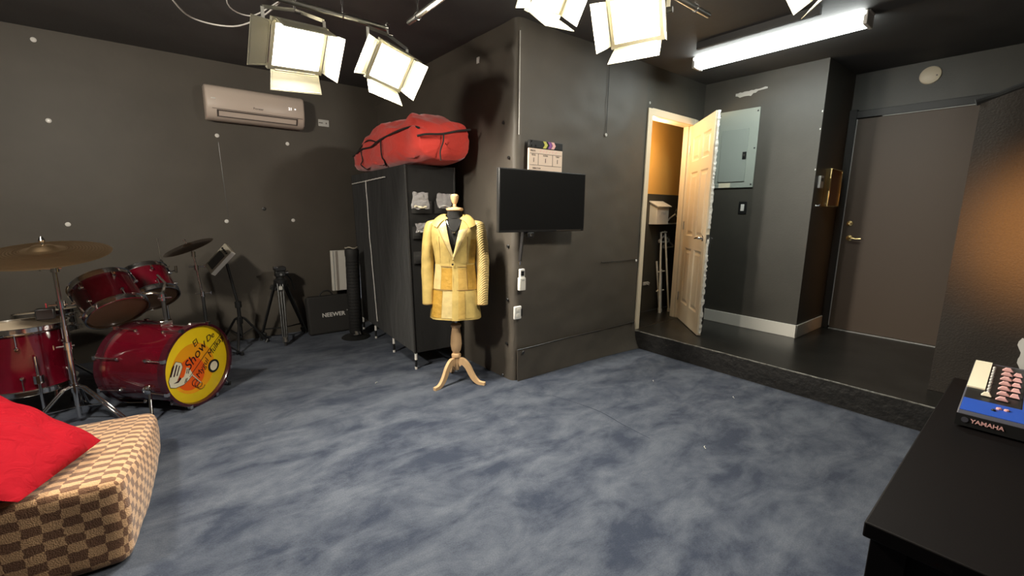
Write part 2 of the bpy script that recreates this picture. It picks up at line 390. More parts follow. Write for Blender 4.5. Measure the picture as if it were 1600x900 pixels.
# walls round the closet door
DL, DR, DT = 3.735, 4.50, ZP+2.075
wd = struct(MB().box(3.655, PWX, TY, TY+.11, DT+.005, CEIL).box(DR+.02, PWX, TY, TY+.11, ZP, DT+.01).box(3.655, DL-.02, TY+.001, TY+.11, ZP, DT+.01).build('wall_doorway', 'paint', smooth=0), 'black wall above and beside the closet doorway', 'wall')
washer((3.70, TY, 2.36), (0, -1, 0), wd, 'ltgrey', .012)
wp = struct(MB().box(PWX, PWX+.1, RY, TY+.1, ZP, CEIL).box(PWX+.1, DX, RY, RY+.1, ZP, CEIL).build('wall_panel', 'paint', smooth=0), 'black wall carrying the electrical panel', 'wall')
# torn paint patch at top of that wall
tp = []
for i in range(15):
    tp.append((2.27-.30*i/14, 2.535+.012*i/14+.010*random.random()))
for i in range(15):
    y = 1.97+.30*i/14; tp.append((y, 2.515-.045*math.sin(max(0, (i-4)/10)*math.pi)*random.uniform(.4, 1)+.02*(1-i/14)))
b = MB(); b.T = Matrix(((0, 0, 1, PWX-.003), (1, 0, 0, 0), (0, 1, 0, 0), (0, 0, 0, 1))); b.poly(tp, 0, .0025)
b.build('torn_paint', 'ltgrey', wp, smooth=0)
for y, z in ((RY+.004, 2.25), (RY+.004, 2.1), (RY+.002, 1.75)):
    MB().cbox((PWX-.001, y+.004, z), (.006, .008, .015)).build('paint_chip', 'offwhite', wp)
wdr = struct(MB().box(DX, DX+.1, YN, RY+.1, ZP, CEIL).build('wall_door', 'paint', smooth=0), 'dark wall holding the black exit door', 'wall')
struct(MB().box(PWX-.014, PWX, RY-.014, TY-.01, ZP, ZP+.125).build('baseboard_panel', 'white', bevel=.003), 'white baseboard under the electrical panel', 'baseboard')
struct(MB().box(PWX-.014, DX-.06, RY-.014, RY, ZP, ZP+.125).build('baseboard_return', 'white', bevel=.003), 'white baseboard returning towards the dark door', 'baseboard')
# closet
struct(MB().box(3.60, 5.6, 3.02, 3.08, ZP, 1.56).build('wall_closet', 'paint', smooth=0), 'black lower wall inside the closet', 'wall')
struct(MB().box(3.60, 5.6, 3.02, 3.08, 1.56, CEIL).build('wall_closet_upper', 'orange', smooth=0), 'orange upper wall inside the closet', 'wall')
struct(MB().box(5.5, 5.6, TY+.11, 3.02, ZP, CEIL).box(3.60, 3.66, TY+.13, 3.02, ZP, CEIL).box(3.66, 5.5, TY+.11, 3.02, 2.45, 2.5).box(PWX, 5.5, TY+.1, TY+.13, ZP, CEIL).build('wall_closet_side', 'paint', smooth=0), 'side walls and lid of the closet', 'wall')
# partition with dark fabric at the right
def part(u, v):
    y = .435-(.435-YN)*u; z = ZP+.002+(2.03+.10*min(1, u*8)-ZP)*v
    return (4.03+.012*math.sin(y*16)*v+.010*nz((y, z, 0), 3), y, z)
wr = struct(MB().grid(60, 30, part).build('wall_right', mat('brown_black_fabric', (.030, .024, .019), .85, bump=.4, bscale=90, var=.15, vscale=120), smooth=80, solid=.03), 'dark fabric partition glowing amber at the right', 'wall')
MB().tube([(4.03+.02*nz((i*.4, 0, 0)), .46-.05*i, 2.045+.10*min(1, i*.05*3)+.012*nz((i*.7, 3, 0))) for i in range(46)], [.022+.012*abs(nz((i*.6, 1, 1))) for i in range(46)], 10).build('rolled_top_edge', 'blackfab', wr)

# ================================================================== doors
d1 = bpy.data.objects.new('door_1', None); COL.objects.link(d1); d1.location = (DR, TY, ZP)
struct(d1, 'cream six-panel closet door standing open', 'door')
def L_(o): o.parent = d1; return o
ox, oy, oz = DR, TY, ZP
f = MB(); f.T = Matrix.Translation((-ox, -oy, -oz))
f.box(DL-.062, DL, TY-.016, TY, ZP, DT+.062); f.box(DL, DR, TY-.016, TY, DT, DT+.062); f.box(DR, DR+.062, TY-.016, TY, ZP, DT+.062)
f.build('casing', 'cream', d1, bevel=.004)
f = MB(); f.T = Matrix.Translation((-ox, -oy, -oz))
f.box(DL-.018, DL, TY, TY+.115, ZP, DT); f.box(DR, DR+.018, TY, TY+.115, ZP, DT); f.box(DL, DR, TY, TY+.115, DT, DT+.018)
f.box(DR-.012, DR, TY+.05, TY+.085, ZP, DT); f.box(DL, DL+.012, TY+.05, TY+.085, ZP, DT)
f.build('jamb', 'cream', d1, bevel=.002)
ang = math.atan2(2.07-TY, 3.975-DR); DW = .745; DHt = 2.065
slabM = Matrix.Rotation(ang, 4, 'Z') @ Matrix.Translation((0, 0, .008))
# slab local: x along width from hinge, visible face at -y
cols = ((.095, .33), (.415, .65)); rows = ((.20, .80), (.93, 1.58), (1.69, 1.93))
sb = MB(); th = .0175
xs = [0, cols[0][0], cols[0][1], cols[1][0], cols[1][1], DW]; zs = [0]+[z for r in rows for z in r]+[DHt]
for sgn in (-1, 1):
    yf = sgn*th
    for i in range(5):
        for j in range(7):
            hole = i in (1, 3) and j in (1, 3, 5)
            q = (xs[i], xs[i+1], zs[j], zs[j+1])
            if not hole: sb.add([(q[0], yf, q[2]), (q[1], yf, q[2]), (q[1], yf, q[3]), (q[0], yf, q[3])], [(0, 1, 2, 3)])
            else:
                def ring(ins, y): return [(q[0]+ins, y, q[2]+ins), (q[1]-ins, y, q[2]+ins), (q[1]-ins, y, q[3]-ins), (q[0]+ins, y, q[3]-ins)]
                rs = ring(0, yf)+ring(.014, yf-sgn*.010)+ring(.03, yf-sgn*.010)+ring(.052, yf-sgn*.002)
                fs = [(12, 13, 14, 15)]
                for k in range(3):
                    for e in range(4): fs.append((k*4+e, k*4+(e+1) % 4, k*4+4+(e+1) % 4, k*4+4+e))
                sb.add(rs, fs)
sb.add([(0, -th, 0), (0, th, 0), (0, th, DHt), (0, -th, DHt), (DW, -th, 0), (DW, th, 0), (DW, th, DHt), (DW, -th, DHt)], [(0, 1, 2, 3), (4, 5, 6, 7), (0, 1, 5, 4), (3, 2, 6, 7)])
slab = sb.build('door_slab', 'cream', d1, smooth=0, mw=slabM)
# black rear skin and torn white foam seal on the free edge
MB().box(.02, DW-.002, th, th+.004, .05, DHt-.02).build('rear_skin', 'paint', slab)
fm = MB()
def foamf(zz0, zz1, n, amp):
    vs = []; fs = []
    for i in range(n+1):
        z = zz0+(zz1-zz0)*i/n; wv = .010+amp*random.uniform(-.5, .5); p = .010+.006*random.random()
        vs += [(DW-.001, -wv*.3, z), (DW+p, -wv*.5, z), (DW+p, wv+.006, z), (DW-.001, wv+.012, z)]
    for i in range(n):
        for e in range(3): fs.append((i*4+e, i*4+e+1, i*4+5+e, i*4+4+e))
    fm.add(vs, fs)
foamf(.82*1.25, DHt, 60, .010); foamf(.02, .95, 50, .016)
fm.build('foam_seal', 'foam', slab, smooth=0)
MB().box(DW+.001, DW+.012, th-.004, th+.012, .12, .95).build('edge_stain', 'blackmat', slab)
for s in (-1, 1):
    h = MB(); h.lathe([(.028, 0), (.028, .006), (.014, .010), (.011, .045), (.0001, .047)], 18, zframe((DW-.065, s*th, .93), (0, s, 0)))
    h.tube([(DW-.065, s*(th+.045), .93), (DW-.09, s*(th+.05), .932), (DW-.13, s*(th+.046), .926), (DW-.165, s*(th+.05), .922)], [.010, .009, .008, .005], 10)
    h.build('lever_handle', 'chrome', slab)
MB().box(DW-.002, DW+.014, -.012, .012, .89, .97).build('latch_plate', 'steel', slab)
for z in (.25, 1.03, 1.82):
    MB().cyl((.0, -.024, z-.045), (.0, -.024, z+.045), .007).build('hinge', 'steel', slab)

d2 = bpy.data.objects.new('door_2', None); COL.objects.link(d2); d2.location = (DX, 1.0, ZP)
struct(d2, 'plain black exit door with brass lever on platform', 'door')
def D2(x0, x1, y0, y1, z0, z1, nm, m, bv=0):
    b = MB(); b.T = Matrix.Translation((-DX, -1.0, -ZP)); b.box(x0, x1, y0, y1, z0, z1); return b.build(nm, m, d2, bevel=bv)
E1, E0, ET = 1.408, .50, 2.262
D2(DX-.035, DX-.002, E0, E1, ZP+.012, ET, 'door_slab', 'doorblack', .002)
D2(DX-.05, DX, E1+.008, RY-.002, ZP, ET+.09, 'frame_side', 'trimblack', .003)
D2(DX-.05, DX, E0-.1, E1+.008, ET+.008, ET+.075, 'frame_head', 'trimblack', .003)
D2(DX-.05, DX, E0-.1, E0-.008, ZP, ET+.008, 'frame_side', 'trimblack', .003)
for nm, a in (('gap_strip', (DX-.037, DX-.03, E1+.0005, E1+.0075, ZP+.03, ET)), ('gap_strip', (DX-.046, DX-.036, .60, 1.22, ET+.001, ET+.0065)), ('threshold_strip', (DX-.05, DX-.01, E0, E1, ZP+.001, ZP+.007))):
    D2(*a, nm, 'ltgrey')
b = MB(); b.T = Matrix.Translation((-DX, -1.0, -ZP))
b.lathe([(.030, 0), (.028, .01), (.014, .013), (.012, .04), (.0001, .042)], 18, zframe((DX-.035, 1.338, 1.122), (-1, 0, 0)))
b.tube([(DX-.075, 1.338, 1.122), (DX-.082, 1.315, 1.125), (DX-.078, 1.28, 1.118), (DX-.082, 1.235, 1.122)], [.011, .010, .008, .005], 10)
b.build('lever_handle', 'gold', d2)
b = MB(); b.T = Matrix.Translation((-DX, -1.0, -ZP)); b.lathe([(.028, 0), (.026, .012), (.012, .015), (.011, .02), (.0001, .02)], 18, zframe((DX-.035, 1.352, 1.265), (-1, 0, 0))); b.build('deadbolt', 'gold', d2)

# ================================================================== wall fittings
# air conditioner
ac = empty('air_conditioner', 'beige split air conditioner mounted high on the left wall', 'air conditioner', (.845, YB, 2.15))
prof = [(0, 0), (-.10, -.005), (-.155, .02), (-.185, .075), (-.195, .13), (-.19, .24), (-.175, .275), (-.13, .295), (0, .30)]
b = MB(); n = len(prof); hw = .415
ins = [0, 0, 0, 0, 0, 0, 0, 0, 0]
rows_ = []
for k, x in enumerate((-hw, -hw+.006, -hw+.02, hw-.02, hw-.006, hw)):
    s = (.90, .97, 1, 1, .97, .90)[k]
    rows_.append([(x, y*s, .15+(z-.15)*(.5+.5*s)) for y, z in prof])
vs = [v for r in rows_ for v in r]; fs = []
for k in range(5):
    for i in range(n-1): fs.append((k*n+i, k*n+i+1, (k+1)*n+i+1, (k+1)*n+i))
fs += [tuple(range(n)), tuple(range(5*n, 6*n))[::-1]]
b.add(vs, fs); b.build('body', 'ac', ac, smooth=50)
b = MB(); b.add([(-.335, -.158, .020), (.345, -.158, .020), (.345, -.1885, .078), (-.335, -.1885, .078)], [(0, 1, 2, 3)]); b.build('outlet_slot', 'acdark', ac, solid=.004)
b = MB(); b.add([(-.32, -.166, .028), (.33, -.166, .028), (.33, -.188, .066), (-.32, -.188, .066)], [(0, 1, 2, 3)]); b.build('louver', 'ac', ac, solid=.008)
b = MB(); b.box(-.37, .39, -.1975, -.192, .083, .086); b.build('panel_gap', 'acdark', ac)
text('logo', 'Pioneer', .028, 'acdark', ac, frame((-.0, -.1955, .125), (1, 0, 0), (0, -.03, 1)))
text('digital_display', '21', .035, 'led', ac, frame((.28, -.1945, .165), (1, 0, 0), (0, .03, 1)))
MB().cyl((.325, -.19, .168), (.325, -.196, .168), .006).build('indicator_light', 'led', ac)
MB().cbox((-.355, -.194, .17), (.035, .004, .010)).build('badge', 'offwhite', ac)
# small vent plate beside it
op = empty('wall_plate', 'small beige plate on the wall right of the air conditioner', 'wall plate', (1.49, YB, 2.255))
MB().box(-.055, .055, -.008, 0, -.035, .035).build('plate', 'ltgrey', op, bevel=.003)
MB().box(-.05, -.01, -.011, -.007, -.004, .004).build('slot', 'acdark', op); MB().box(.02, .03, -.011, -.007, -.008, .008).build('slot', 'acdark', op)
# electrical panel
ep = empty('electrical_panel', 'grey-green electrical panel behind the open cream door', 'electrical panel', (PWX, 2.215, 1.61))
MB().box(-.014, 0, -.205, .205, 0, .765).build('cover', 'panel', ep, bevel=.004)
dd = MB().box(-.022, -.013, -.12, .15, .06, .58).build('panel_door', 'paneld', ep, bevel=.003)
MB().box(-.028, -.021, -.118, -.082, .28, .35).build('latch', 'black', dd); MB().box(-.034, -.027, -.108, -.092, .305, .33).build('latch_grip', 'steel', dd)
for y, z in ((-.185, .03), (-.185, .38), (-.185, .73), (.185, .03), (.185, .73)):
    washer((-.014, y, z), (-1, 0, 0), ep, 'darkmetal', .008).name = 'screw'
MB().box(-.016, -.013, 0.02, .14, .005, .05).build('paper_label', 'paper', ep)
# light switch
sw = empty('light_switch', 'white rocker switch in black plate below the electrical panel', 'light switch', (PWX, 2.09, 1.41))
MB().box(-.007, 0, -.04, .04, -.062, .062).build('plate', 'black', sw, bevel=.002); MB().box(-.012, -.006, -.017, .017, -.034, .034).build('rocker', 'offwhite', sw, bevel=.002)
# round cover on dark door wall
MB().lathe([(.075, 0), (.072, .012), (.06, .018), (.0001, .022)], 32).build('round_cover_tmp', 'cream')
rc = bpy.data.objects['round_cover_tmp']; rc.name = 'junction_cover'; rc.matrix_world = zframe((DX, .935, 2.567), (-1, 0, 0))
tag(rc, 'round cream cover plate high above the dark door', 'cover plate')
MB().lathe([(.006, 0), (.005, .004), (.0001, .004)], 10, Matrix.Translation((.045, -.01, .017))).build('screw', 'darkmetal', rc)
# shallow gilt frame on return wall and small device
gf = empty('picture_frame', 'gilt-edged frame hanging on the dark wall beside the black door', 'picture frame', (5.10, RY, 1.60))
MB().box(-.15, .15, -.035, 0, -.17, .17).build('backing', mat('brown_board', (.10, .055, .03), .6), gf)
g = MB(); g.box(-.16, -.145, -.05, 0, -.175, .175); g.build('frame_bar', 'gold', gf, bevel=.003)
g = MB(); g.box(.145, .16, -.05, 0, -.175, .175); g.build('frame_bar', 'gold', gf, bevel=.003)
g = MB(); g.box(-.145, .145, -.05, 0, .165, .175); g.build('frame_bar', 'gold', gf); g = MB(); g.box(-.145, .145, -.05, 0, -.175, -.165); g.build('frame_bar', 'gold', gf)
tm = empty('thermostat', 'small grey device left of the gilt frame', 'thermostat', (4.80, RY, 1.64))
MB().box(-.04, .04, -.022, 0, -.05, .06).build('body', 'ltgrey', tm, bevel=.004); MB().box(-.025, .025, -.025, -.021, .01, .04).build('display', 'black', tm)
hk = MB(); hk.tube([(4.78, RY, 1.43), (4.78, RY-.03, 1.43), (4.78, RY-.035, 1.445)], .007, 8); hk.lathe([(.015, 0), (.012, .006), (.0001, .006)], 12, zframe((4.78, RY, 1.43), (0, -1, 0)))
tag(hk.build('wall_hook', 'chrome'), 'small silver hook just below the grey device', 'hook')
# fluorescent fixture
fl = empty('fluorescent_light', 'lit fluorescent batten on the ceiling above the cream door', 'ceiling light', (3.86, 1.632, CEIL))
MB().box(-.06, .06, -.625, .625, -.011, 0).build('housing', 'offwhite', fl, bevel=.004)
b = MB(); pr = [(-.075, -.012), (-.065, -.070), (-.035, -.088), (.035, -.088), (.065, -.070), (.075, -.012)]
b.add([(x, -.605, z) for x, z in pr]+[(x, .605, z) for x, z in pr], [(i, i+1, i+7, i+6) for i in range(5)]+[tuple(range(6))[::-1], tuple(range(6, 12))]); b.build('diffuser', 'tube', fl)
for s in (-1, 1): MB().box(-.072, .072, s*.605-.012, s*.605+.012, -.09, -.002).build('end_cap', 'offwhite', fl, bevel=.004)
area('fluorescent_area', (3.86, 1.632, CEIL-.10), (0, 0, -1), .13, 1.2, FLUO_W, (.90, 1, .95), upv=(0, 1, 0))

# ================================================================== lighting grid
def pipe(p0, p1, label, hang):
    d = Vector(p1)-Vector(p0); e = empty('lighting_pipe', label, 'pipe', p0, group=None)
    b = MB(); b.cyl((0, 0, 0), d, .016, n=16); b.build('tube', 'steel', e)
    for t in hang:
        p = d*t; c = MB(); 
        for k in range(5):
            a = CEIL-p0[2]; z0 = .016+(a-.016)*k/5; z1 = .016+(a-.016)*(k+1)/5
            pts = [p+Vector(((.006 if k % 2 else 0)*math.cos(q), (0 if k % 2 else .006)*math.cos(q), (z0+z1)/2+(z1-z0)*.58*math.sin(q))) for q in [2*math.pi*i/10 for i in range(10)]]
            c.tube(pts, .002, 6, True)
        c.tube([p+Vector((math.cos(q)*.02*(1 if abs(d.y) > abs(d.x) else 0), math.cos(q)*.02*(1 if abs(d.x) > abs(d.y) else 0), math.sin(q)*.02)) for q in [2*math.pi*i/14 for i in range(14)]], .003, 6, True)
        c.build('hanging_chain', 'chrome', e)
    return e
pipe((.25, 2.79, 2.45), (1.22, 2.79, 2.45), 'steel pipe over the left pair of studio lights', (.1, .72))
pipe((1.283, 2.62, 2.45), (1.283, 1.0, 2.45), 'steel pipe slanting towards the camera above the coat', (.07, .5))
pipe((1.25, 1.52, 2.52), (2.7, 1.52, 2.52), 'steel pipe above the two middle studio lights', (.1, .9))
pipe((2.33, 1.3, 2.60), (2.33, .1, 2.60), 'steel pipe above the rightmost studio light', (.2, .9))

def studio_light(pos, aim, rollang, pipe_z, label, leaves=(70, 70, 60, 60), fw_=.30, fh=.26, watts=LAMP_W, color=(1, .93, .80)):
    d = Vector(aim).normalized(); m = look(pos, d) @ Matrix.Rotation(R(rollang), 4, 'Z')   # local -z is the beam
    e = empty('studio_light', label, 'studio light', mw=m, group='barn-door studio lights')
    hx, hy = fw_/2, fh/2
    b = MB(); b.box(-hx, hx, -hy, hy, .0, .02); b.add([(-hx, -hy, .02), (hx, -hy, .02), (hx, hy, .02), (-hx, hy, .02), (-hx*.6, -hy*.6, .13), (hx*.6, -hy*.6, .13), (hx*.6, hy*.6, .13), (-hx*.6, hy*.6, .13)], [(0, 1, 5, 4), (1, 2, 6, 5), (2, 3, 7, 6), (3, 0, 4, 7), (4, 5, 6, 7)])
    b.build('housing', 'housing', e)
    b = MB()
    for x0, x1, y0, y1 in ((-hx-.012, -hx+.01, -hy-.012, hy+.012), (hx-.01, hx+.012, -hy-.012, hy+.012), (-hx+.01, hx-.01, hy-.01, hy+.012), (-hx+.01, hx-.01, -hy-.012, -hy+.01)): b.box(x0, x1, y0, y1, -.018, .004)
    b.build('rim', 'leaf', e)
    MB().grid(9, 9, lambda u, v: (-hx+.01+(fw_-.02)*u, -hy+.01+(fh-.02)*v, -.006-.02*(1-(2*u-1)**2)*(1-(2*v-1)**2))).build('lit_diffuser', 'lampface', e)
    for k, a in enumerate(leaves):
        ax = (Vector((-1, 0, 0)), Vector((1, 0, 0)), Vector((0, 1, 0)), Vector((0, -1, 0)))[k]
        off = (hx if k < 2 else hy)+.012; half = (hy if k < 2 else hx)
        ln = .105; o_ = ax*off+Vector((0, 0, -.016)); dr = ax*math.sin(R(a))*ln+Vector((0, 0, -math.cos(R(a))*ln)); sd = Vector((0, 1, 0)) if k < 2 else Vector((1, 0, 0))
        b = MB(); b.add([o_-sd*half*.96, o_+sd*half*.96, o_+dr+sd*half*1.05, o_+dr-sd*half*1.05], [(0, 1, 2, 3)])
        lf = b.build('barn_door', 'leaf', e, solid=.003)
        b = MB(); b.tube([o_-sd*half*.9+dr*.1, o_+sd*half*.9+dr*.1, o_+sd*half*.98+dr*.93, o_-sd*half*.98+dr*.93], .003, 6, True); b.build('leaf_fold', 'leaf', lf)
        MB().tube([o_-sd*half*.8, o_+sd*half*.8], .005, 6).build('leaf_hinge', 'steel', lf)
    # yoke and clamp, upright
    inv = m.inverted(); rtv = (m.to_3x3() @ Vector((1, 0, 0))); P = Vector(pos)
    topc = P+Vector((0, 0, hy+.07))
    y = MB(); y.T = inv; pts = [P-rtv*(hx+.028), P-rtv*(hx+.028)+Vector((0, 0, hy+.05)), topc, P+rtv*(hx+.028)+Vector((0, 0, hy+.05)), P+rtv*(hx+.028)]
    for i in range(4): y.bar(pts[i], pts[i+1], .018, .004, d)
    y.build('yoke', 'steel', e)
    for s in (-1, 1):
        k = MB(); k.T = inv; k.cyl(P+rtv*s*(hx+.02), P+rtv*s*(hx+.05), .016, .013); k.build('tilt_knob', 'black', e)
    c = MB(); c.T = inv; c.cyl(topc, (topc.x, topc.y, pipe_z-.02), .007)
    c.tube([(topc.x, topc.y+math.sin(q)*.024, pipe_z+math.cos(q)*.024) for q in [math.pi*(i/8)*1.5-math.pi*.5 for i in range(9)]], .006, 8); c.cyl((topc.x, topc.y, pipe_z-.045), (topc.x+.03, topc.y, pipe_z-.045), .006)
    c.build('hook_clamp', 'chrome', e)
    a = area('studio_beam', P+d*.035, d, fw_*.9, fh*.9, watts, color); a.matrix_world = Matrix.Translation(d*.035) @ m
    return e
studio_light((.69, 2.79, 2.225), (.26, -.74, -.52), -8, 2.45, 'leftmost studio light, hanging above the beige air conditioner', (28, 88, 0, 66), .29, .235, watts=LAMP_W*2.2)
studio_light((1.21, 2.76, 2.225), (.12, -.82, -.50), 10, 2.45, 'studio light hanging just above the red bag', (30, 65, 0, 30), .235, .215, watts=LAMP_W*1.4)
studio_light((1.455, 1.56, 2.345), (.30, -.75, -.50), -14, 2.52, 'studio light cut by the top edge, over the television', (0, 85, 0, 8), .24, .24, watts=LAMP_W*.5)
studio_light((1.94, 1.47, 2.295), (-.80, -.25, -.42), 0, 2.52, 'studio light between the television and the lit fluorescent batten', (20, 25, 10, 30), .25, .21, watts=LAMP_W*.9)
studio_light((2.36, .80, 2.425), (-.48, .55, -.42), 0, 2.60, 'rightmost studio light, above the fluorescent batten at the top edge', (35, 35, 10, 20), .26, .18, watts=LAMP_W*.85)
# unseen studio light and pipe, added as fill for drums and left wall
pipe((-1.4, 2.35, 2.52), (-.75, 2.35, 2.52), 'added steel pipe for the unseen fill light over the checkered lounger', (.2, .8))
studio_light((-1.0, 2.35, 2.30), (.52, .62, -.55), 0, 2.52, 'added fill light over the checkered lounger, unseen left of the view', (40, 40, 20, 80), .28, .24, watts=LAMP_W*1.5)

# loose white wire near ceiling
def smooth_path(pts, n=6):
    pts = [Vector(p) for p in pts]; out = []
    for i in range(len(pts)-1):
        p0 = pts[max(i-1, 0)]; p1 = pts[i]; p2 = pts[i+1]; p3 = pts[min(i+2, len(pts)-1)]
        for k in range(n):
            t = k/n; out.append(.5*((2*p1)+(p2-p0)*t+(2*p0-5*p1+4*p2-p3)*t*t+(3*p1-p0-3*p2+p3)*t**3))
    return out+[pts[-1]]
tag(MB().tube(smooth_path([(.10, 3.35, CEIL), (.20, 3.62, 2.60), (.325, 3.87, 2.60), (.543, 3.84, 2.60), (.669, 3.52, 2.60), (.74, 3.2, 2.62), (.76, 2.95, 2.55)]), .005, 6).build('white_wire', 'offwhite'), 'long white wire looping under the ceiling left of the lights', 'wire')
tag(MB().tube(smooth_path([(.46, 3.1, CEIL), (.465, 3.45, 2.60), (.60, 3.57, 2.60), (.69, 3.4, 2.62), (.74, 3.05, 2.6)]), .004, 6).build('white_wire', 'offwhite'), 'short white wire nearest the leftmost studio light', 'wire')

# ================================================================== television group
tv = empty('television', 'black flat television on a wall arm beside the yellow coat', 'television', (2.262, 2.46, 1.42), R(-2.5))
MB().box(-.415, .415, -.016, .018, -.222, .222).build('bezel', 'black', tv, bevel=.004)
MB().box(-.405, .405, -.0175, -.0155, -.205, .213).build('screen', 'screen', tv)
MB().box(-.25, .25, .018, .05, -.17, .12).build('rear_case', 'black', tv, bevel=.01)
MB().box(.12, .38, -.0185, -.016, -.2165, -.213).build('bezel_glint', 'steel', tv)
MB().box(-.1, .1, .05, .125, -.06, .06).build('wall_bracket', 'darkmetal', tv, bevel=.003)
MB().bar((-.165, .03, -.2), (-.178, .05, -.44), .022, .022).build('support_arm', 'darkmetal', tv, bevel=.003)
MB().cyl((-.178, .05, -.445), (-.178, .05, -.47), .012, .008).build('arm_foot', 'chrome', tv)
b = MB(); b.box(-.16, -.10, -.02, .02, -.262, -.224); b.build('sensor_box', 'black', tv, bevel=.006)
MB().lathe([(.012, 0), (.010, .006), (.0001, .008)], 12, zframe((-.13, -.02, -.243), (0, -1, 0))).build('sensor_lens', 'chrome', tv)
# clapperboard
cl = empty('clapperboard', 'film clapperboard with coloured chevrons above the television', 'clapperboard', (2.345, 2.545, 1.645), R(-3))
MB().box(-.165, .165, -.008, .008, 0, .165).build('slate', 'slate', cl, bevel=.003)
stk = MB().box(-.165, .165, -.011, .011, .168, .222).build('clap_stick', 'black', cl, bevel=.003)
def chev(x, m):
    b = MB(); b.add([(x, 0, .170), (x+.028, 0, .170), (x+.045, 0, .195), (x+.028, 0, .220), (x, 0, .220), (x+.017, 0, .195)], [(0, 1, 2, 5), (5, 2, 3, 4)])
    b.T = Matrix.Identity(4)
    for i in range(len(b.v)): b.v[i] = b.v[i]+Vector((0, -.0125, 0))
    b.build('chevron', m, stk, solid=.002)
chev(-.035, 'lime'); chev(.012, 'purple'); chev(.045, 'rose')
for x, z in ((-.145, .212), (-.145, .182), (-.105, .182)):
    MB().cyl((x, -.011, z), (x, -.014, z), .006).build('rivet', 'chrome', stk)
b = MB()
for z in (.045, .128): b.box(-.155, .155, -.0095, -.0075, z-.0012, z+.0012)
for x in (-.075, .065): b.box(x-.0012, x+.0012, -.0095, -.0075, .045, .128)
b.build('ruled_line', 'ink', cl)
fr = lambda x, z: frame((x, -.009, z), (1, 0, 0), (0, 0, 1))
text('printed_word', 'PROD.', .018, 'ink', cl, fr(-.125, .146)); text('printed_word', 'ROLL', .016, 'ink', cl, fr(-.118, .117)); text('printed_word', 'SCENE', .016, 'ink', cl, fr(-.005, .117)); text('printed_word', 'TAKE', .016, 'ink', cl, fr(.115, .117))
for x in (-.118, -.005, .115): text('printed_number', '1', .045, 'ink', cl, fr(x, .08))
[MB().bar((-.06+.03*i, -.009, .140), (-.05+.03*i+.006*(i % 2), -.009, .155), .004, .001, (0, 1, 0)).build('pink_scribble', 'rose', cl) for i in range(6)]; text('printed_word', 'DIRECTOR', .016, 'ink', cl, fr(-.09, .022))
MB().box(.06, .10, .0, .012, 0, .004).build('bottom_edge', 'black', cl)
# remote control in wall holder
rm = empty('remote_control', 'white air conditioner remote in holder under the television', 'remote control', (2.152, TY-.012, .742))
MB().box(-.024, .024, -.022, 0, .03, .168).build('handset', 'offwhite', rm, bevel=.005)
MB().box(-.029, .029, -.028, .004, 0, .10).build('holder', 'white', rm, bevel=.004)
MB().box(-.016, .016, -.0235, -.0215, .115, .152).build('display', 'black', rm)
for i in range(2): MB().box(-.014+.016*i, -.002+.016*i, -.0305, -.0275, .075, .088).build('button', 'ltgrey', rm)
# power outlet by padded corner
po = empty('power_outlet', 'white wall outlet bulging at the padded corner near the floor', 'outlet', (2.122, TY-.008, .565))
MB().box(-.036, .036, -.016, .004, -.052, .052).build('plate', 'offwhite', po, bevel=.008, seg=3)
MB().box(.028, .04, -.02, .0, -.03, .03).build('torn_edge', 'black', po)
for z in (-.022, .022): MB().box(-.014, .014, -.019, -.015, z-.014, z+.014).build('socket', 'white', po, bevel=.003)

# ================================================================== dress form and coat
MX, MY = 1.738, 2.87
rzm = R(-38)
df = empty('dress_form', 'black dress form on a light wooden tripod stand', 'dress form', (MX, MY, 0), rzm)
rings = [(.54, .188, .138), (.60, .183, .130), (.70, .172, .120), (.80, .160, .108), (.90, .148, .098), (.96, .146, .097), (1.04, .157, .108), (1.12, .174, .120), (1.19, .186, .112), (1.235, .182, .098), (1.262, .150, .085), (1.285, .105, .074), (1.305, .078, .066), (1.33, .066, .060)]
def prof_at(z):
    for i in range(len(rings)-1):
        if rings[i][0] <= z <= rings[i+1][0]:
            t = (z-rings[i][0])/(rings[i+1][0]-rings[i][0]); return [rings[i][k]*(1-t)+rings[i+1][k]*t for k in (1, 2)]
    return list(rings[0][1:]) if z < rings[0][0] else list(rings[-1][1:])
def tp_(th, z, off=0, sc=1):
    a, bb = prof_at(z); a = a*sc+off; bb = bb*sc+off
    return Vector((a*math.sin(th), -bb*math.cos(th), z))
zz = [.60+.70*i/22 for i in range(23)]
b = MB(); b.grid(36, 23, lambda u, v: tp_(2*math.pi*u, .60+.70*v, -.012, .93), True); b.lathe([(.060, 1.29), (.054, 1.32), (.056, 1.348), (.0001, 1.348)], 28)
b.build('torso', 'blackfab', df)
b = MB(); b.lathe([(.0001, 1.346), (.060, 1.346), (.064, 1.352), (.062, 1.364), (.03, 1.370), (.012, 1.374), (.014, 1.386), (.010, 1.394), (.0001, 1.395)], 28); b.build('neck_cap', 'wood', df)
b = MB(); b.lathe([(.0001, 1.392), (.012, 1.393), (.022, 1.410), (.030, 1.440), (.030, 1.455), (.022, 1.466), (.0001, 1.470)], 24); b.build('knob', 'wood', df)
MB().cyl((0, 0, .47), (0, 0, .62), .013).build('pole', 'steel', df)
b = MB(); b.lathe([(.0001, .10), (.022, .10), (.026, .12), (.026, .20), (.036, .206), (.038, .222), (.034, .232), (.024, .238), (.036, .262), (.045, .31), (.041, .37), (.033, .43), (.032, .446), (.040, .452), (.041, .468), (.034, .476), (.02, .482), (.0001, .482)], 28); b.build('turned_column', 'wood', df)
MB().cyl((0, 0, .085), (0, 0, .10), .014).build('column_nut', 'steel', df)
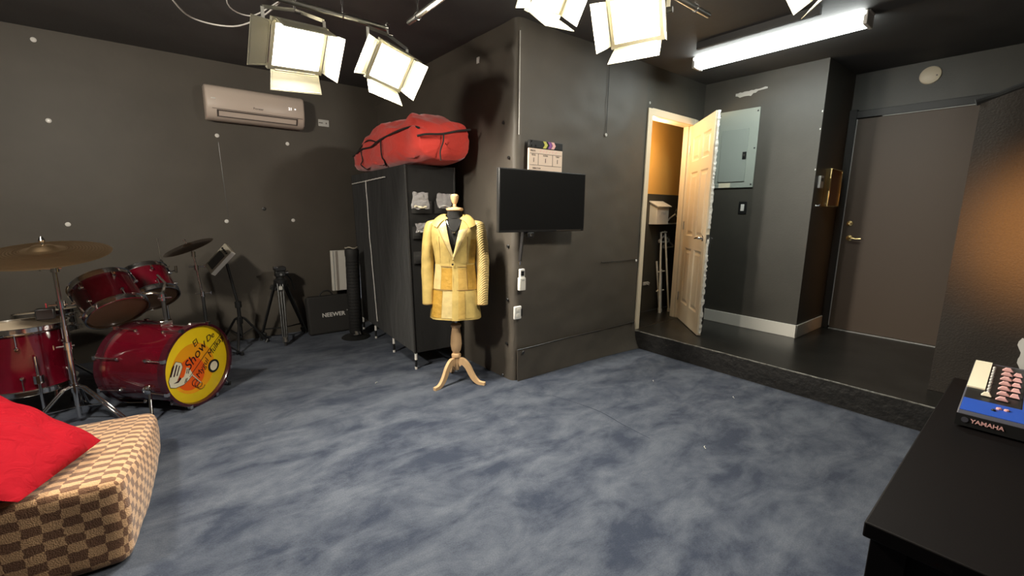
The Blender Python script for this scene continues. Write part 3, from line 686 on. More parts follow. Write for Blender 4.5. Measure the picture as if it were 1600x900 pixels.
for az in (196, 303, 70):
    a = R(az)-rzm; dx, dy = math.cos(a), math.sin(a)
    ctr = [(.022, .165), (.06, .172), (.10, .135), (.125, .09), (.155, .045), (.195, .016), (.245, .012)]
    wdt = [.075, .052, .046, .044, .040, .030, .024]
    sp = smooth_path([(r, 0, z) for r, z in ctr], 5); ws = [wdt[min(i//5, 6)]*(1-(i % 5)/5)+wdt[min(i//5+1, 6)]*((i % 5)/5) for i in range(len(sp))]
    vs = []; fs = []
    for i, p in enumerate(sp):
        q0 = sp[max(i-1, 0)]; q1 = sp[min(i+1, len(sp)-1)]; t = (q1-q0).normalized(); nn = Vector((-t.z, 0, t.x))
        for s2, sd in ((-1, -1), (1, -1), (1, 1), (-1, 1)):
            q = p+nn*s2*ws[i]/2; q.z = max(q.z, .0005); off = .013*sd
            vs.append((q.x*dx-off*dy, q.x*dy+off*dx, q.z))
    for i in range(len(sp)-1):
        for e in range(4): fs.append((i*4+e, i*4+(e+1) % 4, i*4+4+(e+1) % 4, i*4+4+e))
    fs += [(0, 1, 2, 3), tuple(range(len(vs)-4, len(vs)))]
    MB().add(vs, fs).build('leg', 'wood', df, bevel=.004)
# coat
ct = empty('coat', 'yellow leather patchwork coat on the dress form', 'coat', (MX, MY, 0), rzm)
VB = 1.00
def front_edge(z):
    if z <= VB: return .0
    a, _ = prof_at(z); v = .060*min(1, (z-VB)/(1.29-VB))**.9
    return math.asin(min(.95, v/a))
def coatf(u, v):
    z = .535+(1.318-.535)*v; t0 = front_edge(z)
    th = t0+(2*math.pi-2*t0)*u+(.05*(1-u) if z <= VB else 0)*0
    off = .006+.006*nz((math.sin(th), math.cos(th), z*3), 1.6)+(.008*math.sin(th*7+1)*max(0, (.75-z)/.2))*.5
    p = tp_(th, z, off); 
    if u < .03 and z < VB: p.x -= .010; p.y -= .006
    p.z += -.012*abs(math.cos(th/2))*(1-v)+ (.012*math.cos(th))*(1-v)
    return p
MB().grid(72, 44, coatf).build('coat_body', 'jk1', ct, smooth=80, solid=.004)
def patch(t0, t1, z0, z1, m, nm='leather_panel', off=.0098):
    def fn(u, v):
        th = t0+(t1-t0)*u; z = z0+(z1-z0)*v; o_ = off+.006*nz((math.sin(th), math.cos(th), z*3), 1.6)+(.008*math.sin(th*7+1)*max(0, (.75-z)/.2))*.5
        return tp_(th, z, o_)+Vector((0, 0, (.012*math.cos(th)-.012*abs(math.cos(th/2)))*(1-(z-.535)/.783)))
    return MB().grid(14, 10, fn).build(nm, m, ct, smooth=80)
# front panels (angle 0 is the centre front, + is viewer's right)
patch(-.62, -.035, .765, .925, 'jk2'); patch(.02, .62, .765, .925, mat('tan_leather', (.48, .30, .075), .42, bump=.4, bscale=30, var=.12, vscale=20))
patch(-.50, -.02, .55, .755, 'jk4'); patch(-1.25, -.52, .55, .755, 'jk2'); patch(.02, .48, .545, .755, mat('honey_leather', (.51, .335, .09), .4, bump=.35, bscale=24, var=.14, vscale=16)); patch(.50, 1.3, .55, .755, 'jk1')
patch(.64, 1.35, .765, .95, 'jk2'); patch(-1.3, -.64, .765, .95, 'jk4')
patch(.75, 1.35, .96, 1.14, 'jk2'); patch(.30, .72, .96, 1.08, 'jk1'); patch(-.72, -.2, .94, 1.0, 'jk1'); patch(-1.3, -.74, .96, 1.14, 'jk1')
def seamline(pts, r=.0022):
    MB().tube([tp_(t, z, .0105)+Vector((0, 0, (.012*math.cos(t)-.012*abs(math.cos(t/2)))*(1-(z-.535)/.783))) for t, z in pts], r, 6).build('seam', 'seam', ct)
seamline([(-1.25+2.5*i/30, .762) for i in range(31)]); seamline([(-.66+1.3*i/20, .936) for i in range(21)])
seamline([(.63, .77+.2*i/10) for i in range(11)]); seamline([(.0, .55+.43*i/20) for i in range(21)], .003); seamline([(.68-.1*i/12, .96+.2*i/12) for i in range(13)]); seamline([(-.68+.1*i/12, .96+.2*i/12) for i in range(13)])
# lapels and collar
for s in (-1, 1):
    def lap(u, v, s=s):
        z = VB-.01+(1.205-VB+.01)*v; a, bb = prof_at(z)
        xi = max(.0, .060*max(0, (z-VB)/(1.29-VB))**.9)-.006*(1-v); xo = xi+.006+(.098-.040)*v**.9+.004*v
        x = xi+(xo-xi)*u; y = -(bb+.016)*math.sqrt(max(.02, 1-(x/(a+.016))**2))-.006*math.sin(math.pi*u)
        return (s*x, y, z+.02*u*v)
    MB().grid(8, 16, lap).build('lapel', 'jk4', ct, smooth=80, solid=.004)
    MB().tube([Vector(lap(1, i/15))+Vector((0, -.002, 0)) for i in range(16)]+[Vector(lap(1-.5*i/4, 1)) for i in range(1, 5)], .0022, 6).build('lapel_seam', 'seam', ct)
    def col(u, v, s=s):
        ang = .62+2.55*u          # from front notch round to centre back
        zb = 1.228+.062*min(1, u*1.6); zt = 1.20+.10*min(1, u*2.2)
        ai, bi = prof_at(min(1.325, zb+.04)); rr = .088+.050*math.exp(-u*3.5)
        top = Vector((s*math.sin(ang)*(.076), -math.cos(ang)*.074, 1.322-.035*math.exp(-u*5)))
        zb = 1.222+.062*min(1, u*2.6); bot = tp_(s*ang, zb, .020)
        p = top*(1-v)+bot*v; p.z += .010*math.sin(math.pi*v); d = Vector((p.x, p.y, 0)).normalized(); return p+d*.008*math.sin(math.pi*v)
    MB().grid(16, 8, col).build('collar', 'jk1', ct, smooth=80, solid=.005)
# sleeves
for s, m in ((-1, 'jk1'), (1, 'jk3')):
    cp = smooth_path([(s*.140, .0, 1.276), (s*.166, .002, 1.257), (s*.182, .004, 1.19), (s*.200, .004, 1.08), (s*.210, .002, .94), (s*.210, -.012, .80), (s*.205, -.030, .64)], 6)
    rr = [(.008, .012), (.046, .054), (.053, .068), (.050, .066), (.046, .058), (.044, .053), (.043, .050)]
    ns = len(cp)
    def slv(u, v, cp=cp, ns=ns, s=s):
        k = v*(ns-1); i = min(int(k), ns-2); t = k-i; p = cp[i]*(1-t)+cp[i+1]*t
        kk = v*6; j = min(int(kk), 5); tt = kk-j; a = rr[j][0]*(1-tt)+rr[j+1][0]*tt; bb = rr[j][1]*(1-tt)+rr[j+1][1]*tt
        th = 2*math.pi*u; wr = 1+.05*nz((math.sin(th), math.cos(th)*.5, p.z*7), 1.3, s*5)+.03*math.sin(p.z*60+th*2)*math.exp(-((p.z-.93)/.07)**2)
        dx = .5*max(0, 1-v*6)
        return p+Vector((a*math.cos(th)*wr*s, bb*math.sin(th)*wr, -a*math.cos(th)*wr*dx*0))
    MB().grid(28, 44, slv, True).build('sleeve', m, ct, smooth=80, solid=.004)
    MB().tube([Vector((s*.205, -.03, .645))+Vector((.0435*math.cos(q), .0505*math.sin(q), 0)) for q in [2*math.pi*i/24 for i in range(24)]], .003, 6, True).build('cuff_seam', 'seam', ct)
bt = tp_(-.03, .955, .024); MB().lathe([(.008, 0), (.008, .004), (.0001, .005)], 14, zframe(bt, (0, -1, 0))).build('button', 'black', ct)
# necklace
nk = empty('necklace', 'silver necklace with a small pendant on the black dress form', 'necklace', (MX, MY, 0), rzm)
pts = []
for i in range(25):
    t = -1+2*i/24; x = .052*t; z = 1.20+.065*t*t*1.1; a, bb = prof_at(z); pts.append((x, -(bb*.93-.004)*math.sqrt(max(.05, 1-(x/a)**2)), z))
MB().tube(pts, .0028, 6).build('chain', 'chrome', nk)
px_, py_, pz_ = pts[12]
b = MB(); b.lathe([(.0001, 0), (.007, .004), (.009, .012), (.0001, .020)], 10, Matrix.Translation((px_-.004, py_-.004, pz_-.022))); b.lathe([(.0001, 0), (.006, .004), (.007, .010), (.0001, .016)], 10, Matrix.Translation((px_+.006, py_-.004, pz_-.020))); b.build('pendant', 'chrome', nk)

# ================================================================== fabric wardrobe, bag on it, packets
wrot = R(-4)
wb = empty('fabric_wardrobe', 'tall black fabric wardrobe on thin legs behind the coat', 'wardrobe', (1.594, 3.308, 0), wrot)
WD, WLn, WH0, WH1 = .395, 1.53, .145, 1.70
def face(nm, fn, m='blackfab'): return MB().grid(24, 34, fn).build(nm, m, wb, smooth=80)
wav = lambda p, k=1: .010*nz((p[0]*1.5, p[1]*2, p[2]*.9), 2.2, k)
lean = lambda z: -.045*(z-WH0)/(WH1-WH0)
face('side_cloth', lambda u, v: (lean(WH0+(WH1-WH0)*v)+wav((0, u*2, v*2))*4*u*(1-u)*v, WLn*u, WH0+(WH1-WH0)*v))
face('front_cloth', lambda u, v: (WD*u+lean(WH0+(WH1-WH0)*v)*(1-u), 0+wav((u, 0, v*2), 4)*2*u*(1-u), WH0+(WH1-WH0)*v))
face('back_cloth', lambda u, v: (WD*u+lean(WH0+(WH1-WH0)*v)*(1-u), WLn, WH0+(WH1-WH0)*v))
face('rear_cloth', lambda u, v: (WD, WLn*u, WH0+(WH1-WH0)*v))
face('top_cloth', lambda u, v: (-.045*(1-u)+WD*u, WLn*v, WH1-.01*math.sin(math.pi*u)*math.sin(math.pi*v)))
face('bottom_cloth', lambda u, v: (WD*u, WLn*v, WH0))
for x, y in ((0, 0), (WD, 0), (0, WLn), (WD, WLn)):
    MB().tube([(x*.98+.004+lean(WH0+(WH1-WH0)*t)*(1 if x == 0 else 0), y, WH0+(WH1-WH0)*t) for t in [i/8 for i in range(9)]], .009, 8).build('corner_piping', 'blackmat', wb)
for y in (0, .545, 1.095, WLn):
    for x in (.01, WD-.01):
        lg = MB().cyl((x, y, .02), (x, y, WH0), .011).build('leg', 'black', wb)
        MB().cyl((x, y, 0), (x, y, .022), .012).build('foot_cap', 'offwhite', lg); MB().cyl((x, y, .085), (x, y, .14), .0125).build('white_joint', 'offwhite', lg)
pz = lambda y, z: (lean(z)-.008-.004, y, z)
MB().tube([pz(.44+.05*i, 1.625-.0008*i+.002*(i % 2)) for i in range(22)], .0055, 6).build('white_zipper', 'offwhite', wb)
MB().tube([(pz(1.0+.012*nz((i*.3, 0, 0))-.05*max(0, i-12)/18, 1.62-1.40*i/30)) for i in range(31)], .0045, 6).build('zipper_cord', 'offwhite', wb)
# hanging pockets on the short front
for j, (z0, z1) in enumerate(((1.36, 1.50), (1.155, 1.30), (.95, 1.09))):
    for i in range(2):
        x0 = .02+.19*i
        MB().grid(8, 6, lambda u, v: (x0+.175*u+lean(z0)*.5*(1-i*.5), -.008-.022*math.sin(math.pi*u)*math.sin(math.pi*min(1, v*.9+.1)), z0-.04+(.10)*v)).build('pocket', 'blackmat', wb, smooth=80, solid=.002)
def packet(x, z, w_, h, label, seed, fill=None):
    c = math.cos(wrot); s = math.sin(wrot); wx = 1.594+x*c+.045*s; wy = 3.308+x*s-.045*c
    e = empty('plastic_packet', label, 'packet', (wx, wy, z), wrot, 'clear packets in the wardrobe pockets')
    def fn(sg): return lambda u, v: ((u-.5)*w_*(1+.1*math.sin(v*5+seed)), sg*.022*math.sin(math.pi*u)*math.sin(math.pi*v)+.012*nz((u*3, v*3, seed), 2), (v-.3)*h+.012*nz((u*4, seed, 0), 1))
    MB().grid(14, 12, fn(-1)).grid(14, 12, fn(1)).build('wrapper', 'clear', e, smooth=60)
    b = MB(); b.tube([((t-.5)*w_*.7, -.004+.006*math.sin(t*9), -.18*h+.05*h*math.sin(t*6+seed)) for t in [i/8 for i in range(9)]], [.006+.004*math.sin(i+seed)**2 for i in range(9)], 8)
    b.build('contents', fill or 'ltgrey', e)
packet(.065, 1.395, .145, .13, 'clear plastic packet with cream contents, upper left wardrobe pocket', 1, 'paper')
packet(.275, 1.400, .13, .12, 'clear plastic packet half hidden by the wooden knob', 5)
packet(.085, 1.190, .13, .075, 'clear plastic packet lying in the pocket beside the coat shoulder', 9)
# red bag
rb = empty('red_bag', 'large red drawstring bag lying on top of the wardrobe', 'bag', (1.594, 3.308, WH1), wrot)
def bagf(u, v):
    th = 2*math.pi*u; t = v
    L0, L1 = -.25, WLn+.06; y = L0+(L1-L0)*t
    endr = min(1, (math.sin(math.pi*min(1, max(0, t*1.0)))**(.10 if t < .5 else .22))+.02)
    hh = (.172+.012*math.sin(t*5.0+.6)+.012*math.sin(t*13))*(.8+.2*endr) ; ww = .26*(.88+.12*endr)
    c, s = math.cos(th), math.sin(th)
    x = .22-.05*t+ww*endr*(abs(c)**.6)*(1 if c > 0 else -1); z = hh+.05*math.exp(-((t-.42)/.25)**2)*(1 if s > 0 else 0)*s+hh*endr*(abs(s)**.55)*(1 if s > 0 else -1)
    fold = .014*math.sin(th*2+t*17+3*math.sin(t*5))+.026*nz((x*4, y*2.2-z*3, z*8), 1.6)+.018*nz((x*9, y*4-z*8, z*18), 1.5, 3)
    z = max(.004, z+fold*(1 if s > -.6 else .2)) ; x = x+fold*.8*(1 if c > 0 else -1)
    x = min(x, .492-.07*t)
    sag = .06*math.exp(-((t-.98)/.1)**2)
    if s < -.3 and (c < -.5): z -= 0
    return (x-.012, y, z-sag*0)
MB().grid(64, 70, bagf, True).build('bag_body', 'redcloth', rb, smooth=80)
def onbag(u, v, k=.012):
    p = Vector(bagf(u % 1, v)); return p+Vector((-1, -.25, -.15)).normalized()*k
def strap(nm, path2, r=.006): MB().tube(smooth_path([onbag(u, v) for u, v in path2], 4), r, 8).build(nm, 'blackmat', rb)
strap('drawcord', [(.47, .95), (.46, .84), (.475, .70), (.48, .55), (.485, .40), (.47, .26), (.455, .14), (.45, .06), (.46, .02)], .008)
strap('drawcord', [(.465, .85), (.44, .72), (.445, .58), (.485, .42)]); strap('drawcord', [(.475, .70), (.51, .68), (.55, .71), (.62, .68)]); strap('drawcord', [(.485, .36), (.53, .37), (.57, .36), (.63, .40)])
MB().tube(smooth_path([(-.03, -.235, .185), (.03, -.262, .20), (.16, -.265, .215), (.29, -.265, .250), (.405, -.258, .272)], 5), .008, 8).build('drawcord', 'blackmat', rb)
MB().tube(smooth_path([(.17, -.266, .217), (.165, -.268, .16), (.14, -.268, .09), (.145, -.262, .02)], 5), .006, 8).build('drawcord', 'blackmat', rb)
strap('seam_piping', [(.38, .985), (.45, .985), (.52, .985), (.60, .985)], .005)

# ================================================================== far left: tripod, case, fan, board
vt = empty('camera_tripod', 'black video camera tripod standing against the left wall', 'tripod', (.905, 4.91, 0))
apex = Vector((-.005, .0, .60))
feet = [Vector((-.04, -.235, 0)), Vector((-.20, .10, 0)), Vector((.235, .14, 0))]
for f_ in feet:
    lg = MB(); d = (apex-f_); sd = d.cross(Vector((0, 0, 1))).normalized() if True else 0
    st = apex+Vector((f_.x, f_.y, 0)).normalized()*.045
    for s in (-1, 0, 1): lg.cyl(f_+sd*s*.018+Vector((0, 0, .03)), st+sd*s*.024, .0085, n=10)
    lo = lg.build('leg', 'black', vt)
    t1 = f_*.93+st*.07; MB().bar(f_*.95+st*.05, f_*.86+st*.14, .06, .03, sd).build('leg_lock', 'chrome' if f_ is feet[0] else 'black', lo, bevel=.004)
    MB().bar(f_*.12+st*.88, f_*.05+st*.95, .066, .034, sd).build('leg_collar', 'steel' if f_ is feet[0] else 'black', lo, bevel=.004)
    MB().cyl(f_, f_+Vector((0, 0, .04)), .014, .010).build('rubber_foot', 'blackmat', lo)
    MB().bar(f_*.80+st*.20, Vector((0, 0, .13)), .018, .010).build('spreader', 'black', vt)
b = MB(); b.lathe([(.05, .56), (.062, .60), (.062, .63), (.04, .645), (.04, .665), (.0001, .665)], 20); b.build('bowl', 'black', vt)
MB().box(-.045, .045, -.045, .045, .665, .725).build('fluid_head', 'black', vt, bevel=.008); MB().box(-.05, .05, -.06, .06, .725, .765).build('head_plate', 'black', vt, bevel=.006)
MB().box(-.06, -.02, -.066, -.05, .755, .775).build('plate_latch', 'chrome', vt, bevel=.002)
MB().cyl((.045, -.02, .70), (.075, -.02, .70), .018).build('tilt_knob', 'darkmetal', vt); MB().cyl((0, -.045, .69), (0, -.06, .69), .012).build('drag_knob', 'steel', vt)
MB().tube([(.05, .03, .70), (.11, .06, .62), (.14, .08, .5)], .009, 8).build('pan_handle', 'black', vt)

cs = empty('carrying_case', 'black carrying case lettered NEEWER leaning on the left wall', 'case', (1.37, 4.86, 0), R(-2))
tilt = Matrix.Rotation(R(-13), 4, 'X')
b = MB(); b.T = tilt; b.box(-.225, .245, 0, .12, .004, .42); b.build('body', 'casefab', cs, bevel=.022, seg=3)
b = MB(); b.T = tilt; b.tube([(-.222, .06, .01), (-.222, .06, .405), (-.2, .06, .423), (.22, .06, .423), (.243, .06, .4), (.243, .06, .01)], .005, 6); b.build('zipper', 'black', cs)
b = MB(); b.T = tilt; b.tube(smooth_path([(-.075, .06, .42), (-.06, .055, .455), (-.02, .05, .475), (.03, .052, .468), (.06, .06, .42)], 4), .009, 8); b.build('handle', 'blackmat', cs)
text('lettering', 'NEEWER', .062, 'offwhite', cs, tilt @ frame((.035, -.0015, .205), (1, 0, .0), (0, 0, 1)), offset=.0012, sx=1.0)
text('lettering', '\u00ae', .02, 'offwhite', cs, tilt @ frame((.185, -.0015, .235), (1, 0, 0), (0, 0, 1)))
bd = empty('shelf_board', 'white grooved shelf board standing on the carrying case behind the tower fan', 'board', (1.555, 5.045, .44))
MB().box(-.105, .10, -.02, .02, 0, .45).build('board', 'white', bd, bevel=.003)
MB().box(-.09, -.078, -.024, -.019, .005, .445).build('groove_strip', 'ltgrey', bd); MB().box(-.06, -.035, -.023, -.019, .005, .445).build('groove_strip', mat('taupe', (.35, .31, .27), .6), bd)

tf = empty('tower_fan', 'black tower fan on a round base beside the carrying case', 'fan', (1.525, 4.565, 0))
b = MB(); b.lathe([(.0001, 0), (.145, 0), (.145, .008), (.125, .02), (.05, .035), (.04, .05), (.0001, .05)], 36); b.build('base', 'black', tf)
b = MB(); b.lathe([(.0001, .05), (.055, .05), (.066, .07), (.068, .5), (.066, .86), (.070, .875), (.070, .93), (.062, .945), (.03, .952), (.0001, .952)], 32); b.build('body', 'blackmat', tf)
b = MB()
for i in range(22):
    z = .12+.033*i; b.tube([(.0685*math.cos(q), .0685*math.sin(q), z) for q in [R(-175+10*k) for k in range(15)]], .0016, 5)
b.build('grille', 'black', tf)
b = MB(); b.grid(8, 6, lambda u, v: (.07*math.cos(R(-118+70*u)), .07*math.sin(R(-118+70*u))-.012*(1-v), .045+.04*v*(1-.4*u))); b.build('silver_foot', 'chrome', tf, solid=.003, smooth=80)
b = MB(); b.tube([(.071*math.cos(R(-25)), .071*math.sin(R(-25)), z) for z in (.42, .55, .68, .78)], .004, 6); b.build('chrome_trim', 'chrome', tf)
b = MB(); b.tube([(.062*math.cos(q), .062*math.sin(q), .952+.012*math.sin(q*2)**2) for q in [R(-200+12*k) for k in range(16)]], .006, 6); b.build('top_trim', 'gsilver', tf)

# ================================================================== drum kit
def drum(name, label, base, axis, r, depth, nl, rim='chrome', shell='reddrum', bottom='headsmoke', top='head', group=None, lugm='chrome'):
    m = zframe(base, axis); e = empty(name, label, 'drum', mw=m, group=group)
    b = MB(); b.lathe([(r-.005, .01), (r, .012), (r, depth-.012), (r-.005, depth-.01)], 48); b.build('shell', shell, e)
    MB().lathe([(.0001, depth+.002), (r-.012, depth+.002), (r-.002, depth-.006), (r+.003, depth-.012), (r-.003, depth-.02)], 48).build('batter_head', top, e)
    MB().lathe([(.0001, -.002), (r-.012, -.002), (r-.002, .006), (r+.003, .012), (r-.003, .02)], 48).build('resonant_head', bottom, e)
    for z, sg in ((depth, 1), (0, -1)):
        b = MB(); b.lathe([(r+.001, z-sg*.028), (r+.012, z-sg*.028), (r+.013, z-sg*.022), (r+.005, z-sg*.018), (r+.005, z+sg*.008), (r+.011, z+sg*.011), (r+.002, z+sg*.012), (r+.001, z-sg*.02)], 48); b.build('rim', rim, e)
    for k in range(nl):
        a = 2*math.pi*(k+.5)/nl; c, s = math.cos(a), math.sin(a)
        for zc, z2 in ((depth*.73, depth-.02), (depth*.27, .02)):
            b = MB(); F = frame((c*r, s*r, zc), (-s, c, 0), (0, 0, 1)); b.lathe([(.012, 0), (.013, .006), (.009, .018), (.0001, .020)], 12, F)
            b.cyl((c*(r+.010), s*(r+.010), zc), (c*(r+.010), s*(r+.010), z2), .0035, n=8); b.build('lug', lugm, e)
    return e
# bass drum: axis points to the audience
baz = R(-46); bn = Vector((math.cos(baz), math.sin(baz), 0)); BR = .262; BL = .44
bc = Vector((.104, 3.60, .283)); bb0 = bc-bn*BL
bm_ = zframe(bb0, bn)
bd_ = empty('bass_drum', 'red bass drum with a yellow lettered front head', 'drum', mw=bm_)
MB().lathe([(BR-.005, 0), (BR, .002), (BR, BL), (BR-.005, BL)], 64).build('shell', 'reddrum', bd_)
for z, sg, nm in ((BL, 1, 'front_hoop'), (0, -1, 'rear_hoop')):
    MB().lathe([(BR+.001, z-sg*.012), (BR+.020, z-sg*.012), (BR+.021, z+sg*.030), (BR+.004, z+sg*.031), (BR-.004, z+sg*.012), (BR+.001, z-sg*.012)], 64).build(nm, 'redhoop', bd_)
    MB().lathe([(BR+.002, z-sg*.020), (BR+.011, z-sg*.020), (BR+.011, z-sg*.013), (BR+.002, z-sg*.013), (BR+.002, z-sg*.020)], 64).build('metal_ring', 'chrome', bd_)
MB().lathe([(.0001, -.008), (BR-.01, -.008), (BR+.003, -.002)], 64).build('rear_head', 'headsmoke', bd_)
hd = MB().lathe([(.0001, BL+.010), (BR-.012, BL+.010), (BR+.002, BL+.004)], 64).build('front_head', 'yellow', bd_)
# head print, in head coordinates: x right, y up as seen from the front
def hp(u, v, k=0): return (u, v, BL+.0105+k)
def disc(nm, u, v, r, m, k, sx=1):
    b = MB(); b.poly([(u+r*sx*math.cos(q), v+r*math.sin(q)) for q in [2*math.pi*i/40 for i in range(40)]], BL+.0102+k-.0004, BL+.0106+k); return b.build(nm, m, hd, smooth=0)
disc('print_disc', -.035, -.015, .172, 'yorange', 0); disc('print_disc', -.062, -.045, .112, 'rorange', .0006)
TA = R(35)
def pr(s, u, v, size, a=TA, sx=1, off=.0): 
    text('lettering', s, size, 'ink', hd, Matrix.Translation(hp(u, v, .0016)) @ Matrix.Rotation(a, 4, 'Z'), shear=.25, ext=.0004, offset=off, sx=sx)
pr('El', -.005, .150, .062, R(30)); pr('Show', -.012, .066, .096, R(38), 1.0); pr('De', .122, .158, .062, R(20)); pr('Mygul', .030, -.040, .062, R(46), .95); pr('Mulkay', .160, .080, .068, R(40), .88)
def ptube(nm, pts, r, m): MB().tube([Vector(hp(u, v, .002)) for u, v in pts], r, 5).build(nm, m, hd)
ptube('printed_line', [(-.078, -.062), (.06, .045), (.215, .150)], .0022, 'ink')
# swirl of piano keys ending in a microphone
b = MB(); b.poly([(-.232, -.035), (-.195, .045), (-.165, .075), (-.128, .055), (-.120, .025), (-.150, -.025), (-.172, -.055), (-.120, -.045), (-.105, -.02), (-.092, .010), (-.070, -.005), (-.050, -.055), (-.085, -.078), (-.130, -.098), (-.190, -.095), (-.225, -.080)], BL+.0118, BL+.0124); b.build('printed_keyboard', 'ivory', hd, smooth=0)
b = MB()
for u0, v0, u1, v1, ww in ((-.215, -.012, -.182, .055, .010), (-.192, -.018, -.160, .052, .010), (-.170, -.020, -.142, .040, .008), (-.098, -.030, -.088, -.002, .006), (-.086, -.036, -.074, -.006, .006), (-.120, -.088, -.104, -.062, .006), (-.108, -.086, -.094, -.062, .005)):
    d = Vector((u1-u0, v1-v0)).normalized(); nx, ny = -d.y*ww/2, d.x*ww/2
    b = MB(); b.poly([(u0+nx, v0+ny), (u0-nx, v0-ny), (u1-nx, v1-ny), (u1+nx, v1+ny)], BL+.0124, BL+.0130); b.build('printed_black_key', 'ink', hd, smooth=0)
b = MB(); b.poly([(-.200, -.062), (-.165, -.068), (-.140, -.050), (-.150, -.035), (-.165, -.055)], BL+.0124, BL+.0130)
b.build('printed_shadow', 'ink', hd, smooth=0)
ptube('printed_outline', [(-.232, -.035), (-.195, .045), (-.165, .075), (-.128, .055), (-.120, .025), (-.150, -.025), (-.172, -.055)], .0015, 'ink'); ptube('printed_outline', [(-.05, -.055), (-.085, -.078), (-.130, -.098), (-.190, -.095), (-.225, -.080), (-.232, -.035)], .0015, 'ink')
ptube('printed_stem', [(-.055, -.058), (.005, -.135)], .004, 'ivory')
ptube('printed_coil', [(-.050+.06*t+.024*math.cos(t*19), -.110-.055*t+.020*math.sin(t*19)) for t in [i/60 for i in range(61)]], .0022, 'ink')
b = MB(); b.lathe([(.034, BL+.010), (.046, BL+.010), (.047, BL+.016), (.034, BL+.017), (.034, BL+.010)], 28, Matrix.Translation((.125, -.055, 0))); b.build('port_ring', 'black', hd)
disc('port_patch', .125, -.055, .034, 'paper', .003)
for k in range(8):
    a = 2*math.pi*(k+.5)/8; c, s = math.cos(a), math.sin(a)
    for z0, z1, zh in ((BL*.70, BL*.70+.03, BL+.034), (BL*.30, BL*.30-.03, -.034)):
        b = MB(); F = frame((c*BR, s*BR, (z0+z1)/2), (-s, c, 0), (0, 0, 1)); b.lathe([(.012, 0), (.013, .008), (.008, .020), (.0001, .022)], 10, F)
        b.cyl((c*(BR+.014), s*(BR+.014), z0), (c*(BR+.026), s*(BR+.026), zh), .004, n=8)
        sg = 1 if zh > 0 else -1
        b.box(c*(BR+.024)-.011, c*(BR+.024)+.011, s*(BR+.024)-.011, s*(BR+.024)+.011, zh-.022*sg if sg > 0 else zh, zh if sg > 0 else zh+.022)
        b.build('claw_lug', 'chrome', bd_)
inv = bm_.inverted()
side = Vector((-bn.y, bn.x, 0))
for s in (-1, 1):
    p0 = bc-bn*.12+side*s*(-1)*BR*.93+Vector((0, 0, -.085)); p1 = p0+side*s*(-1)*.075+bn*.07; p1.z = .004
    b = MB(); b.T = inv; b.lathe([(.030, -.01), (.034, .01), (.028, .028), (.016, .036), (.0001, .038)], 18, zframe(p0, (p0-(bc-bn*.12)))); b.build('spur_mount', 'chrome', bd_)
    b = MB(); b.T = inv; b.cyl(p0, p1, .0095); sp = b.build('spur', 'chrome', bd_)
    b = MB(); b.T = inv; b.lathe([(.0001, 0), (.013, .0), (.013, .022), (.008, .028), (.0001, .028)], 12, Matrix.Translation(p1-Vector((0, 0, .003)))); b.build('spur_tip', 'black', sp)
# toms
ta = Vector((-.32, .59, .74)).normalized()
t1 = drum('tom_drum', 'red tom drum nearest the ride cymbal stand', (-.275, 3.875, .650), ta, .165, .235, 6, group='rack toms')
t2 = drum('tom_drum', 'smaller red tom drum above the yellow front head', (-.085, 4.285, .655), (ta+Vector((.08, 0, 0))).normalized(), .155, .225, 6, group='rack toms')
b = MB(); b.lathe([(.02, 0), (.02, .003), (.0001, .003)], 16, zframe(Vector((-.275, 3.875, .65))+ta*.12+Vector((.25, -.86, 0)).normalized()*.158, (.3, -.85, .35))); 
# tom holder on bass drum
th_ = empty('tom_holder', 'chrome double tom mount rising from the bass drum', 'drum hardware', (-.03, 3.80, .55))
b = MB(); b.box(-.035, .035, -.03, .03, -.008, .025); b.build('base_plate', 'chrome', th_, bevel=.005)
MB().cyl((0, 0, .02), (-.004, .02, .22), .013).build('post', 'darkmetal', th_)
MB().cyl((-.004, .02, .16), (-.004, .02, .205), .022).build('memory_clamp', 'chrome', th_)
MB().tube([(-.004, .02, .20), (-.06, .06, .215), (-.14, .10, .20)], .010, 8).build('tom_arm', 'chrome', th_); MB().tube([(-.004, .02, .20), (.02, .14, .26), (-.02, .31, .30)], .010, 8).build('tom_arm', 'chrome', th_)
MB().cyl((-.03, .0, .182), (.045, .0, .182), .005).build('wing_bolt', 'chrome', th_)
# floor tom and snare
ft = drum('floor_tom', 'large red floor tom at the left edge', (-.745, 4.02, .20), (0, .02, 1), .205, .40, 6, bottom='headsmoke', group=None)
fti = ft.matrix_world.inverted()
for k in range(3):
    a = R(-72+120*k); p = Vector((-.745+.222*math.cos(a), 4.02+.222*math.sin(a), 0))
    b = MB(); b.T = fti; b.cyl(p, p+Vector((0, 0, .44)), .0075); lg = b.build('leg', 'chrome', ft)
    b = MB(); b.T = fti; b.cyl(p+Vector((0, 0, .27)), p+Vector((0, 0, .32)), .026, .026); b.build('leg_bracket', 'chrome', ft)
    b = MB(); b.T = fti; b.cyl(p, p+Vector((0, 0, .03)), .013); b.build('rubber_foot', 'black', lg)
sn = drum('snare_drum', 'pale-headed snare drum half hidden behind the floor tom', (-.70, 4.55, .44), (-.05, .1, 1), .178, .14, 8, rim='chrome', shell='chrome', group=None)
sni = sn.matrix_world.inverted()
b = MB(); b.T = sni; b.cyl((-.70, 4.55, .22), (-.70, 4.55, .43), .012); b.build('stand_post', 'chrome', sn)
for k in range(3):
    a = R(30+120*k); b = MB(); b.T = sni; b.cyl((-.70, 4.55, .26), (-.70+.22*math.cos(a), 4.55+.22*math.sin(a), .006), .008); b.build('stand_leg', 'chrome', sn)

